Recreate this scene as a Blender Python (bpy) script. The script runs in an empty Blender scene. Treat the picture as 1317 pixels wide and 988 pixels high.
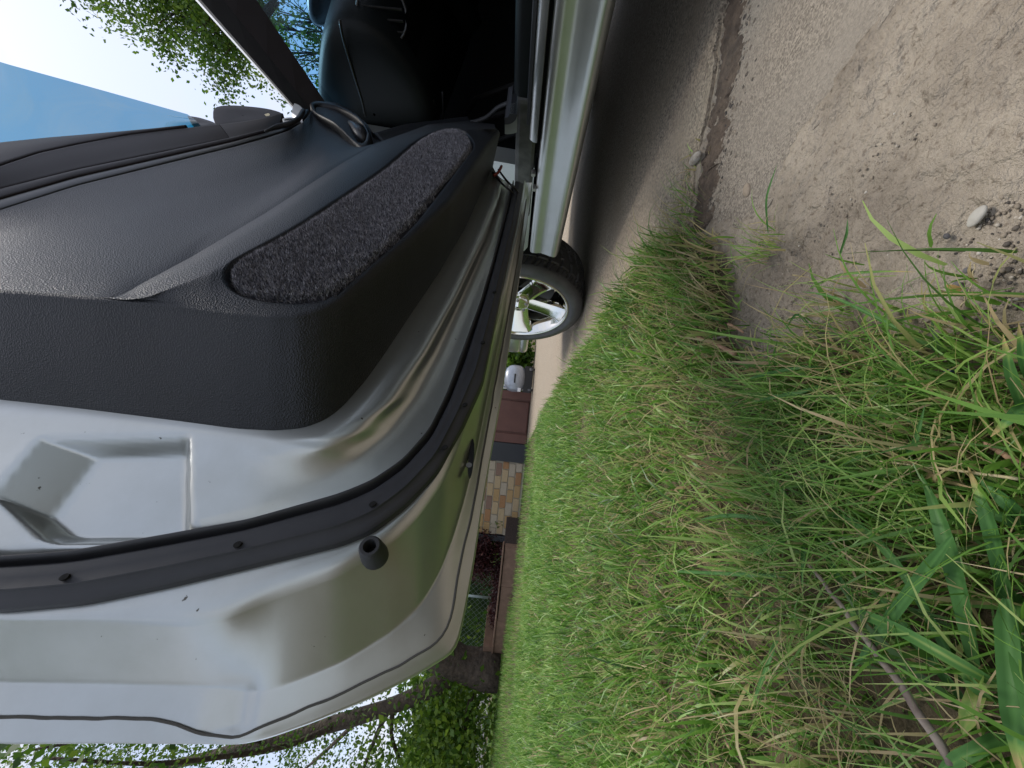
import bpy, bmesh, math, random
import numpy as np
from mathutils import Vector, Matrix, noise as mnoise

random.seed(7)
rng = np.random.default_rng(7)
SC = bpy.context.scene
COL = SC.collection
R = math.radians

# ------------------------------------------------------------------ camera
FPX = 500.0                                   # focal length in pixels of the 1317 x 988 photograph
CAMZ = 0.28
YAW, PITCH, ROLL = R(14), math.atan(6/500), 0.0995
C0 = np.array([0, 0, CAMZ])
FW = np.array([math.sin(YAW)*math.cos(PITCH), math.cos(YAW)*math.cos(PITCH), math.sin(PITCH)])
_u = np.array([0, 0, 1.0]); UPV = _u - FW*_u.dot(FW); UPV /= np.linalg.norm(UPV)
RT = np.cross(FW, UPV)
_c, _s = math.sqrt(1-ROLL**2), ROLL
DX = -_c*UPV + _s*RT                          # the phone was held sideways: picture right is world down
DY = -_s*UPV - _c*RT
cam = bpy.data.cameras.new("camera"); cam_o = bpy.data.objects.new("camera", cam); COL.objects.link(cam_o)
cam.sensor_fit = 'HORIZONTAL'; cam.sensor_width = 36; cam.lens = 36*FPX/1317
cam.clip_start = 0.01; cam.clip_end = 2000
m = Matrix(((DX[0], -DY[0], -FW[0], 0), (DX[1], -DY[1], -FW[1], 0), (DX[2], -DY[2], -FW[2], CAMZ), (0, 0, 0, 1)))
cam_o.matrix_world = m
SC.camera = cam_o

def ray(x, y): return FW + DX*((x-658.5)/FPX) + DY*((y-494)/FPX)
def on_plane(x, y, P, n):
    d = ray(x, y); return C0 + d*(np.dot(np.asarray(P)-C0, n)/np.dot(d, n))
def on_ground(x, y, z=0.0):
    d = ray(x, y); return C0 + d*((z-CAMZ)/d[2])
def on_x(x, y, X): return on_plane(x, y, (X, 0, 0), (1, 0, 0))
def at_depth(x, y, z): return C0 + ray(x, y)*z

# ------------------------------------------------------------------ world, sun, exposure
SUN_EL, SUN_AZ = R(76), R(61)                # azimuth from +Y towards +X
w = bpy.data.worlds.new("World"); SC.world = w; w.use_nodes = True
nt = w.node_tree; nt.nodes.clear()
def N(t, **k):
    n = nt.nodes.new(t)
    for a, b in k.items(): setattr(n, a, b)
    return n
out = N('ShaderNodeOutputWorld'); bg = N('ShaderNodeBackground'); bg.inputs['Strength'].default_value = 0.15
sky = N('ShaderNodeTexSky', sky_type='NISHITA', sun_disc=False)
sky.sun_elevation = SUN_EL; sky.sun_rotation = SUN_AZ; sky.dust_density = 2.0; sky.air_density = 1.0
tc = N('ShaderNodeTexCoord'); ns = N('ShaderNodeTexNoise'); ns.inputs['Scale'].default_value = 2.6; ns.inputs['Detail'].default_value = 9; ns.inputs['Roughness'].default_value = 0.58
mp = N('ShaderNodeMapping'); mp.inputs['Scale'].default_value = (1, 1, 2.2)
mp.inputs['Location'].default_value = (0.35, 0.1, 0.2)
cr = N('ShaderNodeValToRGB'); cr.color_ramp.elements[0].position = 0.44; cr.color_ramp.elements[1].position = 0.62
cr.color_ramp.elements[0].color = (0.52, 0.52, 0.52, 1); cr.color_ramp.elements[1].color = (1, 1, 1, 1)
mx = N('ShaderNodeMix', data_type='RGBA'); mx.inputs['B'].default_value = (3.25, 3.35, 3.75, 1)
L = nt.links.new
L(tc.outputs['Generated'], mp.inputs['Vector']); L(mp.outputs[0], ns.inputs['Vector']); L(ns.outputs['Fac'], cr.inputs[0])
L(cr.outputs[0], mx.inputs['Factor']); L(sky.outputs[0], mx.inputs['A']); L(mx.outputs['Result'], bg.inputs['Color']); L(bg.outputs[0], out.inputs[0])
sl = bpy.data.lights.new("sun", 'SUN'); sl.energy = 1.7; sl.angle = R(24); sl.color = (1, 0.96, 0.9)
so = bpy.data.objects.new("sun", sl); COL.objects.link(so)
sdir = Vector((math.sin(SUN_AZ)*math.cos(SUN_EL), math.cos(SUN_AZ)*math.cos(SUN_EL), math.sin(SUN_EL)))
so.rotation_euler = (-sdir).to_track_quat('-Z', 'Y').to_euler()
vs = SC.view_settings; vs.view_transform = 'Standard'; vs.look = 'None'; vs.gamma = 1; vs.exposure = 0.84; vs.use_curve_mapping = False
SC.cycles.max_bounces = 8; SC.cycles.transparent_max_bounces = 12

# ------------------------------------------------------------------ materials
MATS = {}
def mat(name, col, rough=0.6, metal=0.0, coat=0.0, bump=None, var=None, spec=0.5, coatr=0.08, sheen=0.0):
    """bump=(kind, scale, strength, dist); var=(scale, dark colour, lo, hi[, detail]) - colour patches of the thing itself"""
    mm = bpy.data.materials.new(name); mm.use_nodes = True
    t = mm.node_tree; b = t.nodes['Principled BSDF']
    b.inputs['Base Color'].default_value = (*col, 1); b.inputs['Roughness'].default_value = rough
    b.inputs['Metallic'].default_value = metal; b.inputs['Coat Weight'].default_value = coat; b.inputs['Coat Roughness'].default_value = coatr
    b.inputs['Specular IOR Level'].default_value = spec; b.inputs['Sheen Weight'].default_value = sheen
    co = t.nodes.new('ShaderNodeTexCoord')
    if var:
        n = t.nodes.new('ShaderNodeTexNoise'); n.inputs['Scale'].default_value = var[0]; n.inputs['Detail'].default_value = var[4] if len(var) > 4 else 8
        n.inputs['Roughness'].default_value = 0.65
        r = t.nodes.new('ShaderNodeValToRGB'); r.color_ramp.elements[0].position = var[2]; r.color_ramp.elements[1].position = var[3]
        r.color_ramp.elements[0].color = (*var[1], 1); r.color_ramp.elements[1].color = (*col, 1)
        t.links.new(co.outputs['Object'], n.inputs['Vector']); t.links.new(n.outputs['Fac'], r.inputs[0]); t.links.new(r.outputs[0], b.inputs['Base Color'])
    if bump:
        k, sc_, st, di = bump
        if k == 'voronoi':
            n = t.nodes.new('ShaderNodeTexVoronoi'); n.inputs['Scale'].default_value = sc_; o = n.outputs['Distance']
        else:
            n = t.nodes.new('ShaderNodeTexNoise'); n.inputs['Scale'].default_value = sc_; n.inputs['Detail'].default_value = 6; o = n.outputs['Fac']
        bp = t.nodes.new('ShaderNodeBump'); bp.inputs['Strength'].default_value = st; bp.inputs['Distance'].default_value = di
        t.links.new(co.outputs['Object'], n.inputs['Vector']); t.links.new(o, bp.inputs['Height']); t.links.new(bp.outputs[0], b.inputs['Normal'])
    MATS[name] = mm
    return mm

def mat_ramp_attr(name, stops, rough=0.5, trans=0.25, spec=0.3):
    """colour of each blade or leaf from its own random value, with some light let through"""
    mm = bpy.data.materials.new(name); mm.use_nodes = True; t = mm.node_tree; b = t.nodes['Principled BSDF']
    a = t.nodes.new('ShaderNodeAttribute'); a.attribute_name = 'tint'
    r = t.nodes.new('ShaderNodeValToRGB'); r.color_ramp.interpolation = 'LINEAR'
    while len(r.color_ramp.elements) < len(stops): r.color_ramp.elements.new(0.5)
    for e, (p, c) in zip(r.color_ramp.elements, stops): e.position = p; e.color = (*c, 1)
    t.links.new(a.outputs['Fac'], r.inputs[0]); t.links.new(r.outputs[0], b.inputs['Base Color'])
    b.inputs['Roughness'].default_value = rough; b.inputs['Specular IOR Level'].default_value = spec
    if trans:
        tr = t.nodes.new('ShaderNodeBsdfTranslucent'); ms = t.nodes.new('ShaderNodeMixShader'); ms.inputs[0].default_value = trans
        o = t.nodes['Material Output']
        t.links.new(r.outputs[0], tr.inputs['Color']); t.links.new(b.outputs[0], ms.inputs[1]); t.links.new(tr.outputs[0], ms.inputs[2]); t.links.new(ms.outputs[0], o.inputs[0])
    MATS[name] = mm; return mm

def mat_glass(name, tint, gloss=0.12, rough=0.02):
    mm = bpy.data.materials.new(name); mm.use_nodes = True; t = mm.node_tree; t.nodes.clear()
    o = t.nodes.new('ShaderNodeOutputMaterial'); tr = t.nodes.new('ShaderNodeBsdfTransparent'); tr.inputs[0].default_value = (*tint, 1)
    g = t.nodes.new('ShaderNodeBsdfGlossy'); g.inputs['Roughness'].default_value = rough
    fr = t.nodes.new('ShaderNodeFresnel'); fr.inputs[0].default_value = 1.45
    ms = t.nodes.new('ShaderNodeMixShader')
    ml = t.nodes.new('ShaderNodeMath'); ml.operation = 'MULTIPLY'; ml.inputs[1].default_value = gloss*8
    ml.use_clamp = True
    t.links.new(fr.outputs[0], ml.inputs[0]); t.links.new(ml.outputs[0], ms.inputs[0]); t.links.new(tr.outputs[0], ms.inputs[1]); t.links.new(g.outputs[0], ms.inputs[2]); t.links.new(ms.outputs[0], o.inputs[0])
    MATS[name] = mm; return mm

silver = mat('silver_paint', (0.54, 0.555, 0.535), 0.34, 0.80, 0.4, ('noise', 900, 0.02, 0.001), (3.5, (0.42, 0.435, 0.41), 0.3, 0.7))
silver_in = mat('jamb_paint', (0.475, 0.492, 0.470), 0.29, 0.83, 0.6, ('noise', 45, 0.04, 0.002), (9, (0.405, 0.413, 0.382), 0.26, 0.60))
def add_specks(mm, sc_, lo, hi, dark):
    t = mm.node_tree; b = t.nodes['Principled BSDF']; src = b.inputs['Base Color'].links[0].from_socket
    co = t.nodes.new('ShaderNodeTexCoord'); n = t.nodes.new('ShaderNodeTexNoise'); n.inputs['Scale'].default_value = sc_; n.inputs['Detail'].default_value = 3
    r = t.nodes.new('ShaderNodeValToRGB'); r.color_ramp.elements[0].position = lo; r.color_ramp.elements[1].position = hi; r.color_ramp.elements[0].color = (1, 1, 1, 1); r.color_ramp.elements[1].color = (*dark, 1)
    x = t.nodes.new('ShaderNodeMix'); x.data_type = 'RGBA'; x.blend_type = 'MULTIPLY'; x.inputs['Factor'].default_value = 1
    t.links.new(co.outputs['Object'], n.inputs['Vector']); t.links.new(n.outputs['Fac'], r.inputs[0]); t.links.new(src, x.inputs['A']); t.links.new(r.outputs[0], x.inputs['B']); t.links.new(x.outputs['Result'], b.inputs['Base Color'])
add_specks(silver_in, 95, .735, .76, (.18, .16, .13))
leather = mat('black_vinyl', (0.012, 0.0142, 0.0185), 0.43, 0, 0, ('voronoi', 700, 0.6, 0.0010), (14, (0.010, 0.011, 0.0135), 0.3, 0.7), 0.42)
leather_d = mat('dash_vinyl', (0.009, 0.011, 0.0115), 0.5, 0, 0, ('voronoi', 600, 0.3, 0.0006), None, 0.18)
plum = mat('plum_plastic', (0.014, 0.0095, 0.011), 0.55, 0, 0, ('noise', 700, 0.15, 0.0006), None, 0.3)
rubber = mat('black_rubber', (0.024, 0.025, 0.030), 0.55, 0, 0, ('noise', 120, 0.12, 0.001), (25, (0.036, 0.037, 0.042), 0.35, 0.75))
tyrem = mat('tyre_rubber', (0.085, 0.083, 0.08), 0.40, 0, 0, ('noise', 90, 0.15, 0.002), (18, (0.045, 0.044, 0.043), 0.35, 0.8))
blackp = mat('black_plastic', (0.010, 0.010, 0.011), 0.4)
voidm = mat('dark_interior', (0.006, 0.006, 0.006), 0.9, 0, 0, ('noise', 300, 0.3, 0.002))
chrome = mat('chrome', (0.78, 0.77, 0.72), 0.07, 1.0, 0, ('noise', 12, 0.04, 0.004))
steel = mat('dull_metal', (0.35, 0.34, 0.33), 0.4, 0.9)
white_p = mat('white_plastic', (0.7, 0.7, 0.7), 0.4)
redp = mat('red_tag', (0.20, 0.03, 0.02), 0.6)
wood_brown = mat('brown_painted_wood', (0.13, 0.052, 0.036), 0.5, 0, 0, ('noise', 30, 0.2, 0.004), (6, (0.095, 0.036, 0.026), 0.3, 0.7))
blk_metal = mat('black_metal', (0.02, 0.022, 0.026), 0.5, 0, 0, ('noise', 20, 0.1, 0.004))
mortar = mat('mortar', (0.34, 0.30, 0.23), 0.9, 0, 0, ('noise', 80, 0.4, 0.005))
brickms = [mat('brick_%s' % n, c, 0.85, 0, 0, ('noise', 60, 0.5, 0.006), (14, tuple(v*0.72 for v in c), 0.3, 0.7)) for n, c in
           (('tan', (0.47, 0.35, 0.20)), ('ochre', (0.43, 0.28, 0.125)), ('rose', (0.25, 0.155, 0.11)), ('cream', (0.44, 0.37, 0.27)), ('rust', (0.36, 0.19, 0.085)))]
bark = mat('bark', (0.10, 0.075, 0.055), 0.9, 0, 0, ('noise', 14, 1.0, 0.05), (10, (0.045, 0.034, 0.026), 0.35, 0.65))
timber = mat('weathered_timber', (0.24, 0.15, 0.10), 0.85, 0, 0, ('noise', 40, 0.4, 0.005), (9, (0.15, 0.09, 0.06), 0.3, 0.7))
soil_d = mat('planter_soil', (0.05, 0.035, 0.028), 0.95, 0, 0, ('noise', 30, 0.8, 0.02))
stucco = mat('pale_stucco', (0.55, 0.53, 0.48), 0.9, 0, 0, ('noise', 60, 0.3, 0.005))
roofm = mat('roof_shingle', (0.12, 0.10, 0.09), 0.9, 0, 0, ('noise', 30, 0.5, 0.01))
glass_side = mat_glass('blue_side_glass', (0.018, 0.235, 0.385), 0.034)
glass_ws = mat_glass('windshield_glass', (0.36, 0.72, 1.0), 0.04)
galv = mat('galvanised', (0.32, 0.38, 0.38), 0.5, 0.6)
greym = mat('grey_plastic_shell', (0.36, 0.39, 0.44), 0.32, 0.3, 0.3, None, (20, (0.28, 0.30, 0.34), 0.3, 0.7))
stone_pale = mat('pale_pebble', (0.42, 0.40, 0.35), 0.65, 0, 0, ('noise', 200, 0.2, 0.001), (120, (0.34, 0.32, 0.28), 0.3, 0.7))
stone_grey = mat('grey_stone', (0.15, 0.14, 0.14), 0.8, 0, 0, ('noise', 300, 0.4, 0.001), (150, (0.09, 0.085, 0.085), 0.3, 0.7))
stone_tan = mat('tan_stone', (0.33, 0.27, 0.2), 0.8, 0, 0, ('noise', 300, 0.4, 0.001), (150, (0.24, 0.19, 0.14), 0.3, 0.7))
twigm = mat('twig_bark', (0.24, 0.20, 0.165), 0.8, 0, 0, ('noise', 200, 0.6, 0.001), (60, (0.10, 0.07, 0.06), 0.3, 0.6))
woodchip = mat('bare_wood', (0.42, 0.26, 0.16), 0.8, 0, 0, ('noise', 200, 0.4, 0.001), (80, (0.28, 0.16, 0.1), 0.3, 0.6))
leafy = mat('yellow_leaf', (0.36, 0.23, 0.08), 0.7)
bluep = mat('blue_plastic', (0.03, 0.06, 0.14), 0.5)
pinkp = mat('pink_crumb', (0.40, 0.13, 0.13), 0.8)

grass_m = mat_ramp_attr('grass_blade', [(0.0, (0.032, 0.082, 0.014)), (0.25, (0.088, 0.205, 0.026)), (0.5, (0.18, 0.36, 0.055)), (0.68, (0.38, 0.52, 0.15)), (0.76, (0.38, 0.34, 0.14)), (0.88, (0.55, 0.45, 0.24)), (1.0, (0.36, 0.26, 0.14))], 0.40, 0.42, 0.5)
wide_m = mat_ramp_attr('wide_blade', [(0.0, (0.045, 0.13, 0.03)), (0.6, (0.09, 0.22, 0.055)), (0.85, (0.22, 0.33, 0.08)), (1.0, (0.42, 0.33, 0.14))], 0.52, 0.25, 0.3)
leaf_m = mat_ramp_attr('tree_leaf', [(0.0, (0.025, 0.065, 0.010)), (0.5, (0.075, 0.165, 0.016)), (1.0, (0.19, 0.29, 0.035))], 0.45, 0.5, 0.4)
leaf_red = mat_ramp_attr('barberry_leaf', [(0.0, (0.018, 0.006, 0.007)), (0.7, (0.06, 0.016, 0.016)), (1.0, (0.11, 0.035, 0.022))], 0.5, 0.15)
fibre_m = mat_ramp_attr('carpet_fibre', [(0.0, (0.06, 0.06, 0.075)), (0.6, (0.30, 0.30, 0.34)), (1.0, (0.7, 0.7, 0.76))], 0.9, 0.0, 0.1)
gravel_m = mat_ramp_attr('gravel', [(0.0, (0.05, 0.045, 0.042)), (0.4, (0.17, 0.14, 0.11)), (0.8, (0.30, 0.25, 0.19)), (1.0, (0.5, 0.46, 0.4))], 0.85, 0.0, 0.3)

# ------------------------------------------------------------------ helpers
def new_mesh(name, V, Fc, mats, smooth=False, tint=None, fmat=None):
    V = np.asarray(V, dtype=np.float32); me = bpy.data.meshes.new(name)
    if isinstance(Fc, np.ndarray):
        k = Fc.shape[1]; nf = len(Fc)
        me.vertices.add(len(V)); me.vertices.foreach_set('co', V.ravel())
        me.loops.add(nf*k); me.loops.foreach_set('vertex_index', Fc.astype(np.int32).ravel())
        me.polygons.add(nf); me.polygons.foreach_set('loop_start', np.arange(0, nf*k, k, dtype=np.int32))
        me.polygons.foreach_set('loop_total', np.full(nf, k, dtype=np.int32))
        me.update(calc_edges=True); me.validate()
    else:
        me.from_pydata([tuple(map(float, v)) for v in V], [], [tuple(int(i) for i in f) for f in Fc]); me.update()
    for mm in (mats if isinstance(mats, (list, tuple)) else [mats]): me.materials.append(mm)
    if smooth: me.polygons.foreach_set('use_smooth', np.ones(len(me.polygons), dtype=bool))
    if tint is not None:
        a = me.attributes.new('tint', 'FLOAT', 'POINT'); a.data.foreach_set('value', np.asarray(tint, dtype=np.float32))
    return me

def link(name, me, parent=None, loc=None):
    o = bpy.data.objects.new(name, me); COL.objects.link(o)
    if parent is not None:
        o.parent = parent
        p = parent; off = Vector((0, 0, 0))
        while p is not None: off += p.location; p = p.parent
        o.location = (Vector(loc) if loc is not None else Vector((0, 0, 0))) - off
    elif loc is not None: o.location = loc
    return o

def tag(o, label, cat, group=None, kind=None):
    o['label'] = label; o['category'] = cat
    if group: o['group'] = group
    if kind: o['kind'] = kind
    return o

def empty(name, loc, label, cat, group=None):
    o = bpy.data.objects.new(name, None); COL.objects.link(o); o.location = loc; o.empty_display_size = 0.1
    return tag(o, label, cat, group)

def grid_faces(nu, nv, closed=False):
    i = np.arange(nu-1 if not closed else nu)[:, None]; j = np.arange(nv-1)[None, :]
    i2 = (i+1) % nu
    return np.stack([i*nv+j, i2*nv+j, i2*nv+j+1, i*nv+j+1], -1).reshape(-1, 4)

def tube(path, rad, n=8, cap=True):
    P = np.asarray(path, float); k = len(P); rad = np.broadcast_to(np.asarray(rad, float), (k,))
    T = np.gradient(P, axis=0); T /= np.linalg.norm(T, axis=1)[:, None]+1e-12
    a = np.array([0, 0, 1.0]) if abs(T[0][2]) < 0.9 else np.array([1.0, 0, 0])
    V = []; nn = np.cross(T[0], a); nn /= np.linalg.norm(nn)
    for i in range(k):
        nn = nn - T[i]*nn.dot(T[i]); nn /= np.linalg.norm(nn)+1e-12; b = np.cross(T[i], nn)
        for q in range(n):
            an = 2*math.pi*q/n; V.append(P[i]+rad[i]*(math.cos(an)*nn+math.sin(an)*b))
    F = []
    for i in range(k-1):
        for q in range(n): F.append((i*n+q, i*n+(q+1) % n, (i+1)*n+(q+1) % n, (i+1)*n+q))
    if cap: F.append(tuple(range(n))[::-1]); F.append(tuple(range((k-1)*n, k*n)))
    return V, F

class MB:
    def __init__(s): s.V = []; s.F = []; s.M = []; s.T = []
    def add(s, V, F, mi=0, t=0.0):
        o = len(s.V); s.V += [tuple(v) for v in V]; s.F += [tuple(int(i)+o for i in f) for f in F]; s.M += [mi]*len(F); s.T += [t]*len(V); return s
    def tube(s, p, r, n=8, mi=0, t=0.0): return s.add(*tube(p, r, n), mi, t)
    def box(s, a, b, mi=0):
        x0, y0, z0 = a; x1, y1, z1 = b
        return s.add([(x0, y0, z0), (x1, y0, z0), (x1, y1, z0), (x0, y1, z0), (x0, y0, z1), (x1, y0, z1), (x1, y1, z1), (x0, y1, z1)],
                     [(3, 2, 1, 0), (4, 5, 6, 7), (0, 1, 5, 4), (1, 2, 6, 5), (2, 3, 7, 6), (3, 0, 4, 7)], mi)
    def mesh(s, name, mats, smooth=False, bevel=0.0, tint=False, seg=2, sharp=35):
        me = new_mesh(name, s.V, s.F, mats, smooth, s.T if tint else None)
        me.polygons.foreach_set('material_index', np.array(s.M, dtype=np.int32))
        if bevel:
            bm = bmesh.new(); bm.from_mesh(me); bmesh.ops.remove_doubles(bm, verts=bm.verts, dist=1e-5)
            es = [e for e in bm.edges if len(e.link_faces) == 2 and e.calc_face_angle() > R(sharp)]
            bmesh.ops.bevel(bm, geom=es, offset=bevel, segments=seg, affect='EDGES', profile=0.6); bm.to_mesh(me); bm.free()
        return me

def smooth_by_angle(me, ang=35):
    me.polygons.foreach_set('use_smooth', np.ones(len(me.polygons), dtype=bool))
    bm = bmesh.new(); bm.from_mesh(me)
    for e in bm.edges: e.smooth = not (len(e.link_faces) == 2 and e.calc_face_angle() > R(ang))
    bm.to_mesh(me); bm.free(); return me

def resample(P, n, k=3):
    P = np.asarray(P, float); d = np.r_[0, np.cumsum(np.linalg.norm(np.diff(P, axis=0), axis=1))]
    s = np.linspace(0, d[-1], n); Q = np.stack([np.interp(s, d, P[:, c]) for c in range(P.shape[1])], 1)
    for _ in range(k): Q[1:-1] = 0.25*Q[:-2]+0.5*Q[1:-1]+0.25*Q[2:]
    return Q

def catmull_rows(rows, subs):
    """rows: list of (n,3) arrays; subs[i] = steps between row i and i+1 (rounded profile)"""
    out = []
    for i in range(len(rows)-1):
        p0 = rows[max(i-1, 0)]; p1 = rows[i]; p2 = rows[i+1]; p3 = rows[min(i+2, len(rows)-1)]
        d = np.linalg.norm(p2-p1, axis=1)[:, None]
        m1 = (p2-p0); m1 = m1/(np.linalg.norm(m1, axis=1)[:, None]+1e-9)*d; m2 = (p3-p1); m2 = m2/(np.linalg.norm(m2, axis=1)[:, None]+1e-9)*d
        for j in range(subs[i]):
            t = j/subs[i]; h00 = 2*t**3-3*t**2+1; h10 = t**3-2*t**2+t; h01 = -2*t**3+3*t**2; h11 = t**3-t**2
            out.append(h00*p1+h10*m1*0.85+h01*p2+h11*m2*0.85)
    out.append(rows[-1]); return out

def loft(name, rows, mats, subs=None, smooth=True, flip=False, closed=False):
    if subs is None: subs = [1]*(len(rows)-1)
    elif isinstance(subs, int): subs = [subs]*(len(rows)-1)
    rr = catmull_rows(rows, subs); n = len(rr[0]); V = np.stack(rr, 0).reshape(-1, 3); F = grid_faces(len(rr), n)
    if flip: F = F[:, ::-1].copy()
    return new_mesh(name, V, F, mats, smooth)

def solidify(me, th):
    bm = bmesh.new(); bm.from_mesh(me); bmesh.ops.solidify(bm, geom=bm.faces[:], thickness=th); bm.to_mesh(me); bm.free(); return me

def vnoise(x, y, sc, seed=0):
    return np.array([mnoise.noise(Vector((a*sc+seed*7.3, b*sc-seed*3.1, seed*1.7))) for a, b in zip(np.ravel(x), np.ravel(y))]).reshape(np.shape(x))

def in_poly(X, Y, poly):
    r = np.zeros(np.shape(X), bool); j = len(poly)-1
    for i in range(len(poly)):
        xi, yi = poly[i]; xj, yj = poly[j]
        c = ((yi > Y) != (yj > Y)) & (X < (xj-xi)*(Y-yi)/(yj-yi+1e-12)+xi); r ^= c; j = i
    return r
def poly_dist(X, Y, poly):
    d = np.full(np.shape(X), 1e9)
    for i in range(len(poly)):
        ax, ay = poly[i-1]; bx, by = poly[i]; t = np.clip(((X-ax)*(bx-ax)+(Y-ay)*(by-ay))/((bx-ax)**2+(by-ay)**2+1e-12), 0, 1)
        d = np.minimum(d, np.hypot(X-ax-t*(bx-ax), Y-ay-t*(by-ay)))
    return np.where(in_poly(X, Y, poly), d, -d)
def sstep(a, b, x):
    t = np.clip((x-a)/(b-a), 0, 1); return t*t*(3-2*t)

# ================================================================== GROUND
def gp(*pts): return [tuple(on_ground(x, y)[:2]) for x, y in pts]
slab_edge = [(2.6, -0.45), (1.5, 0.16)] + gp((930, 0), (915, 110), (898, 205), (882, 300)) + [(0.53, 0.80), (0.56, 1.3), (0.60, 2.2), (0.655, 3.5), (0.64, 6.9)]
slab_poly = slab_edge + [(6.0, 6.9), (6.0, -0.45)]
old_poly = [(2.6, -0.45), (1.5, 0.16)] + gp((930, 0), (915, 110), (898, 205), (884, 290)) + gp((960, 290), (1020, 180), (1085, 80), (1135, 0)) + [(0.75, -0.10), (1.4, -0.45)]
# bare dirt: everything right of / around this outline has no lawn
bare_poly = gp((870, 315), (925, 330), (935, 420), (960, 480), (1010, 455), (1075, 415), (1150, 425), (1240, 430), (1317, 470)) + [(0.09, 0.12), (0.0, -0.6), (3.0, -0.6), (2.6, -0.45), (1.5, 0.16), (0.814, 0.472)]
nx = 420
u_ = np.linspace(-1, 1, nx); ax = np.sign(u_)*(np.abs(u_)*1.3+np.abs(u_)**7*260)
X, Y = np.meshgrid(ax+0.15, ax+0.55, indexing='ij')
nearm = (np.abs(X) < 4) & (np.abs(Y) < 6)
Z = np.full(X.shape, -0.012)
xs, ys = X[nearm], Y[nearm]
dz = 0.008*vnoise(xs, ys, 5, 1)+0.005*vnoise(xs, ys, 22, 2)+0.0035*vnoise(xs, ys, 60, 3)-0.004*np.maximum(0, vnoise(xs, ys, 95, 4)-.25)
bare_d = poly_dist(xs, ys, bare_poly)
Z[nearm] += dz + np.where(bare_d < 0, 0.010*sstep(0, 0.15, -bare_d), -0.004*sstep(0, 0.1, bare_d))
sd = poly_dist(xs, ys, slab_poly); Z[nearm] = np.where(sd > 0.03, -0.06, Z[nearm])
od = poly_dist(xs, ys, old_poly); zz = Z[nearm]; Z[nearm] = np.where(od > 0.012, np.minimum(zz, -0.03), np.where((bare_d > 0) & (od > -0.5), zz+0.0075*sstep(-.12, -.01, od), zz))
far = np.hypot(X, Y) > 5; Z[far] = np.minimum(Z[far], -0.012)
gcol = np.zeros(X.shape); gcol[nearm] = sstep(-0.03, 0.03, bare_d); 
gr_m = bpy.data.materials.new('earth'); gr_m.use_nodes = True; t = gr_m.node_tree; b = t.nodes['Principled BSDF']; b.inputs['Roughness'].default_value = 0.95; b.inputs['Specular IOR Level'].default_value = 0.2
a = t.nodes.new('ShaderNodeAttribute'); a.attribute_name = 'tint'; co = t.nodes.new('ShaderNodeTexCoord')
n1 = t.nodes.new('ShaderNodeTexNoise'); n1.inputs['Scale'].default_value = 9; n1.inputs['Detail'].default_value = 10; n1.inputs['Roughness'].default_value = 0.7
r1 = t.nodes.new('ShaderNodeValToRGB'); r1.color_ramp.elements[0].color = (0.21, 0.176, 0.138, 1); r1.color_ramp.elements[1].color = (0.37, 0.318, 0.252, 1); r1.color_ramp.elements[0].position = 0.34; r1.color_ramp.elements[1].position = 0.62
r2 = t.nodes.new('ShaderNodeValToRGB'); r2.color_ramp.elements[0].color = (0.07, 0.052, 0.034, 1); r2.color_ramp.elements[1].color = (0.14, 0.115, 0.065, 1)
n2 = t.nodes.new('ShaderNodeTexNoise'); n2.inputs['Scale'].default_value = 3; n2.inputs['Detail'].default_value = 8
mxx = t.nodes.new('ShaderNodeMix'); mxx.data_type = 'RGBA'
n3 = t.nodes.new('ShaderNodeTexNoise'); n3.inputs['Scale'].default_value = 45; n3.inputs['Detail'].default_value = 5; n3.inputs['Roughness'].default_value = 0.6
bp = t.nodes.new('ShaderNodeBump'); bp.inputs['Strength'].default_value = 1.0; bp.inputs['Distance'].default_value = 0.022
n4 = t.nodes.new('ShaderNodeTexNoise'); n4.inputs['Scale'].default_value = 170; n4.inputs['Detail'].default_value = 7; n4.inputs['Roughness'].default_value = 0.6
r4 = t.nodes.new('ShaderNodeValToRGB'); r4.color_ramp.elements[0].position = 0.32; r4.color_ramp.elements[1].position = 0.44; r4.color_ramp.elements[0].color = (.6, .57, .55, 1); r4.color_ramp.elements[1].color = (1, 1, 1, 1)
mu4 = t.nodes.new('ShaderNodeMix'); mu4.data_type = 'RGBA'; mu4.blend_type = 'MULTIPLY'; mu4.inputs['Factor'].default_value = 1
t.links.new(co.outputs['Object'], n4.inputs['Vector']); t.links.new(n4.outputs['Fac'], r4.inputs[0]); t.links.new(r1.outputs[0], mu4.inputs['A']); t.links.new(r4.outputs[0], mu4.inputs['B'])
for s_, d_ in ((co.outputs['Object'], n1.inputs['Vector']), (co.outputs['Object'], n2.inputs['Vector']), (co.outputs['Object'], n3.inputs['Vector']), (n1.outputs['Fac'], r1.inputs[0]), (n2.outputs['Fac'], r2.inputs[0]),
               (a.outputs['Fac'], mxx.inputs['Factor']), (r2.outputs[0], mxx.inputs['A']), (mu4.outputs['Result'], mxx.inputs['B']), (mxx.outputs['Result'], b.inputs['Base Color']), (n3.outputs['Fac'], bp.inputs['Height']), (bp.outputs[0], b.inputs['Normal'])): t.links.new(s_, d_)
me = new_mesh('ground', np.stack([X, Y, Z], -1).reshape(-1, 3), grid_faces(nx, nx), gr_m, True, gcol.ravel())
g = link('ground', me); g['kind'] = 'structure'

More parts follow.
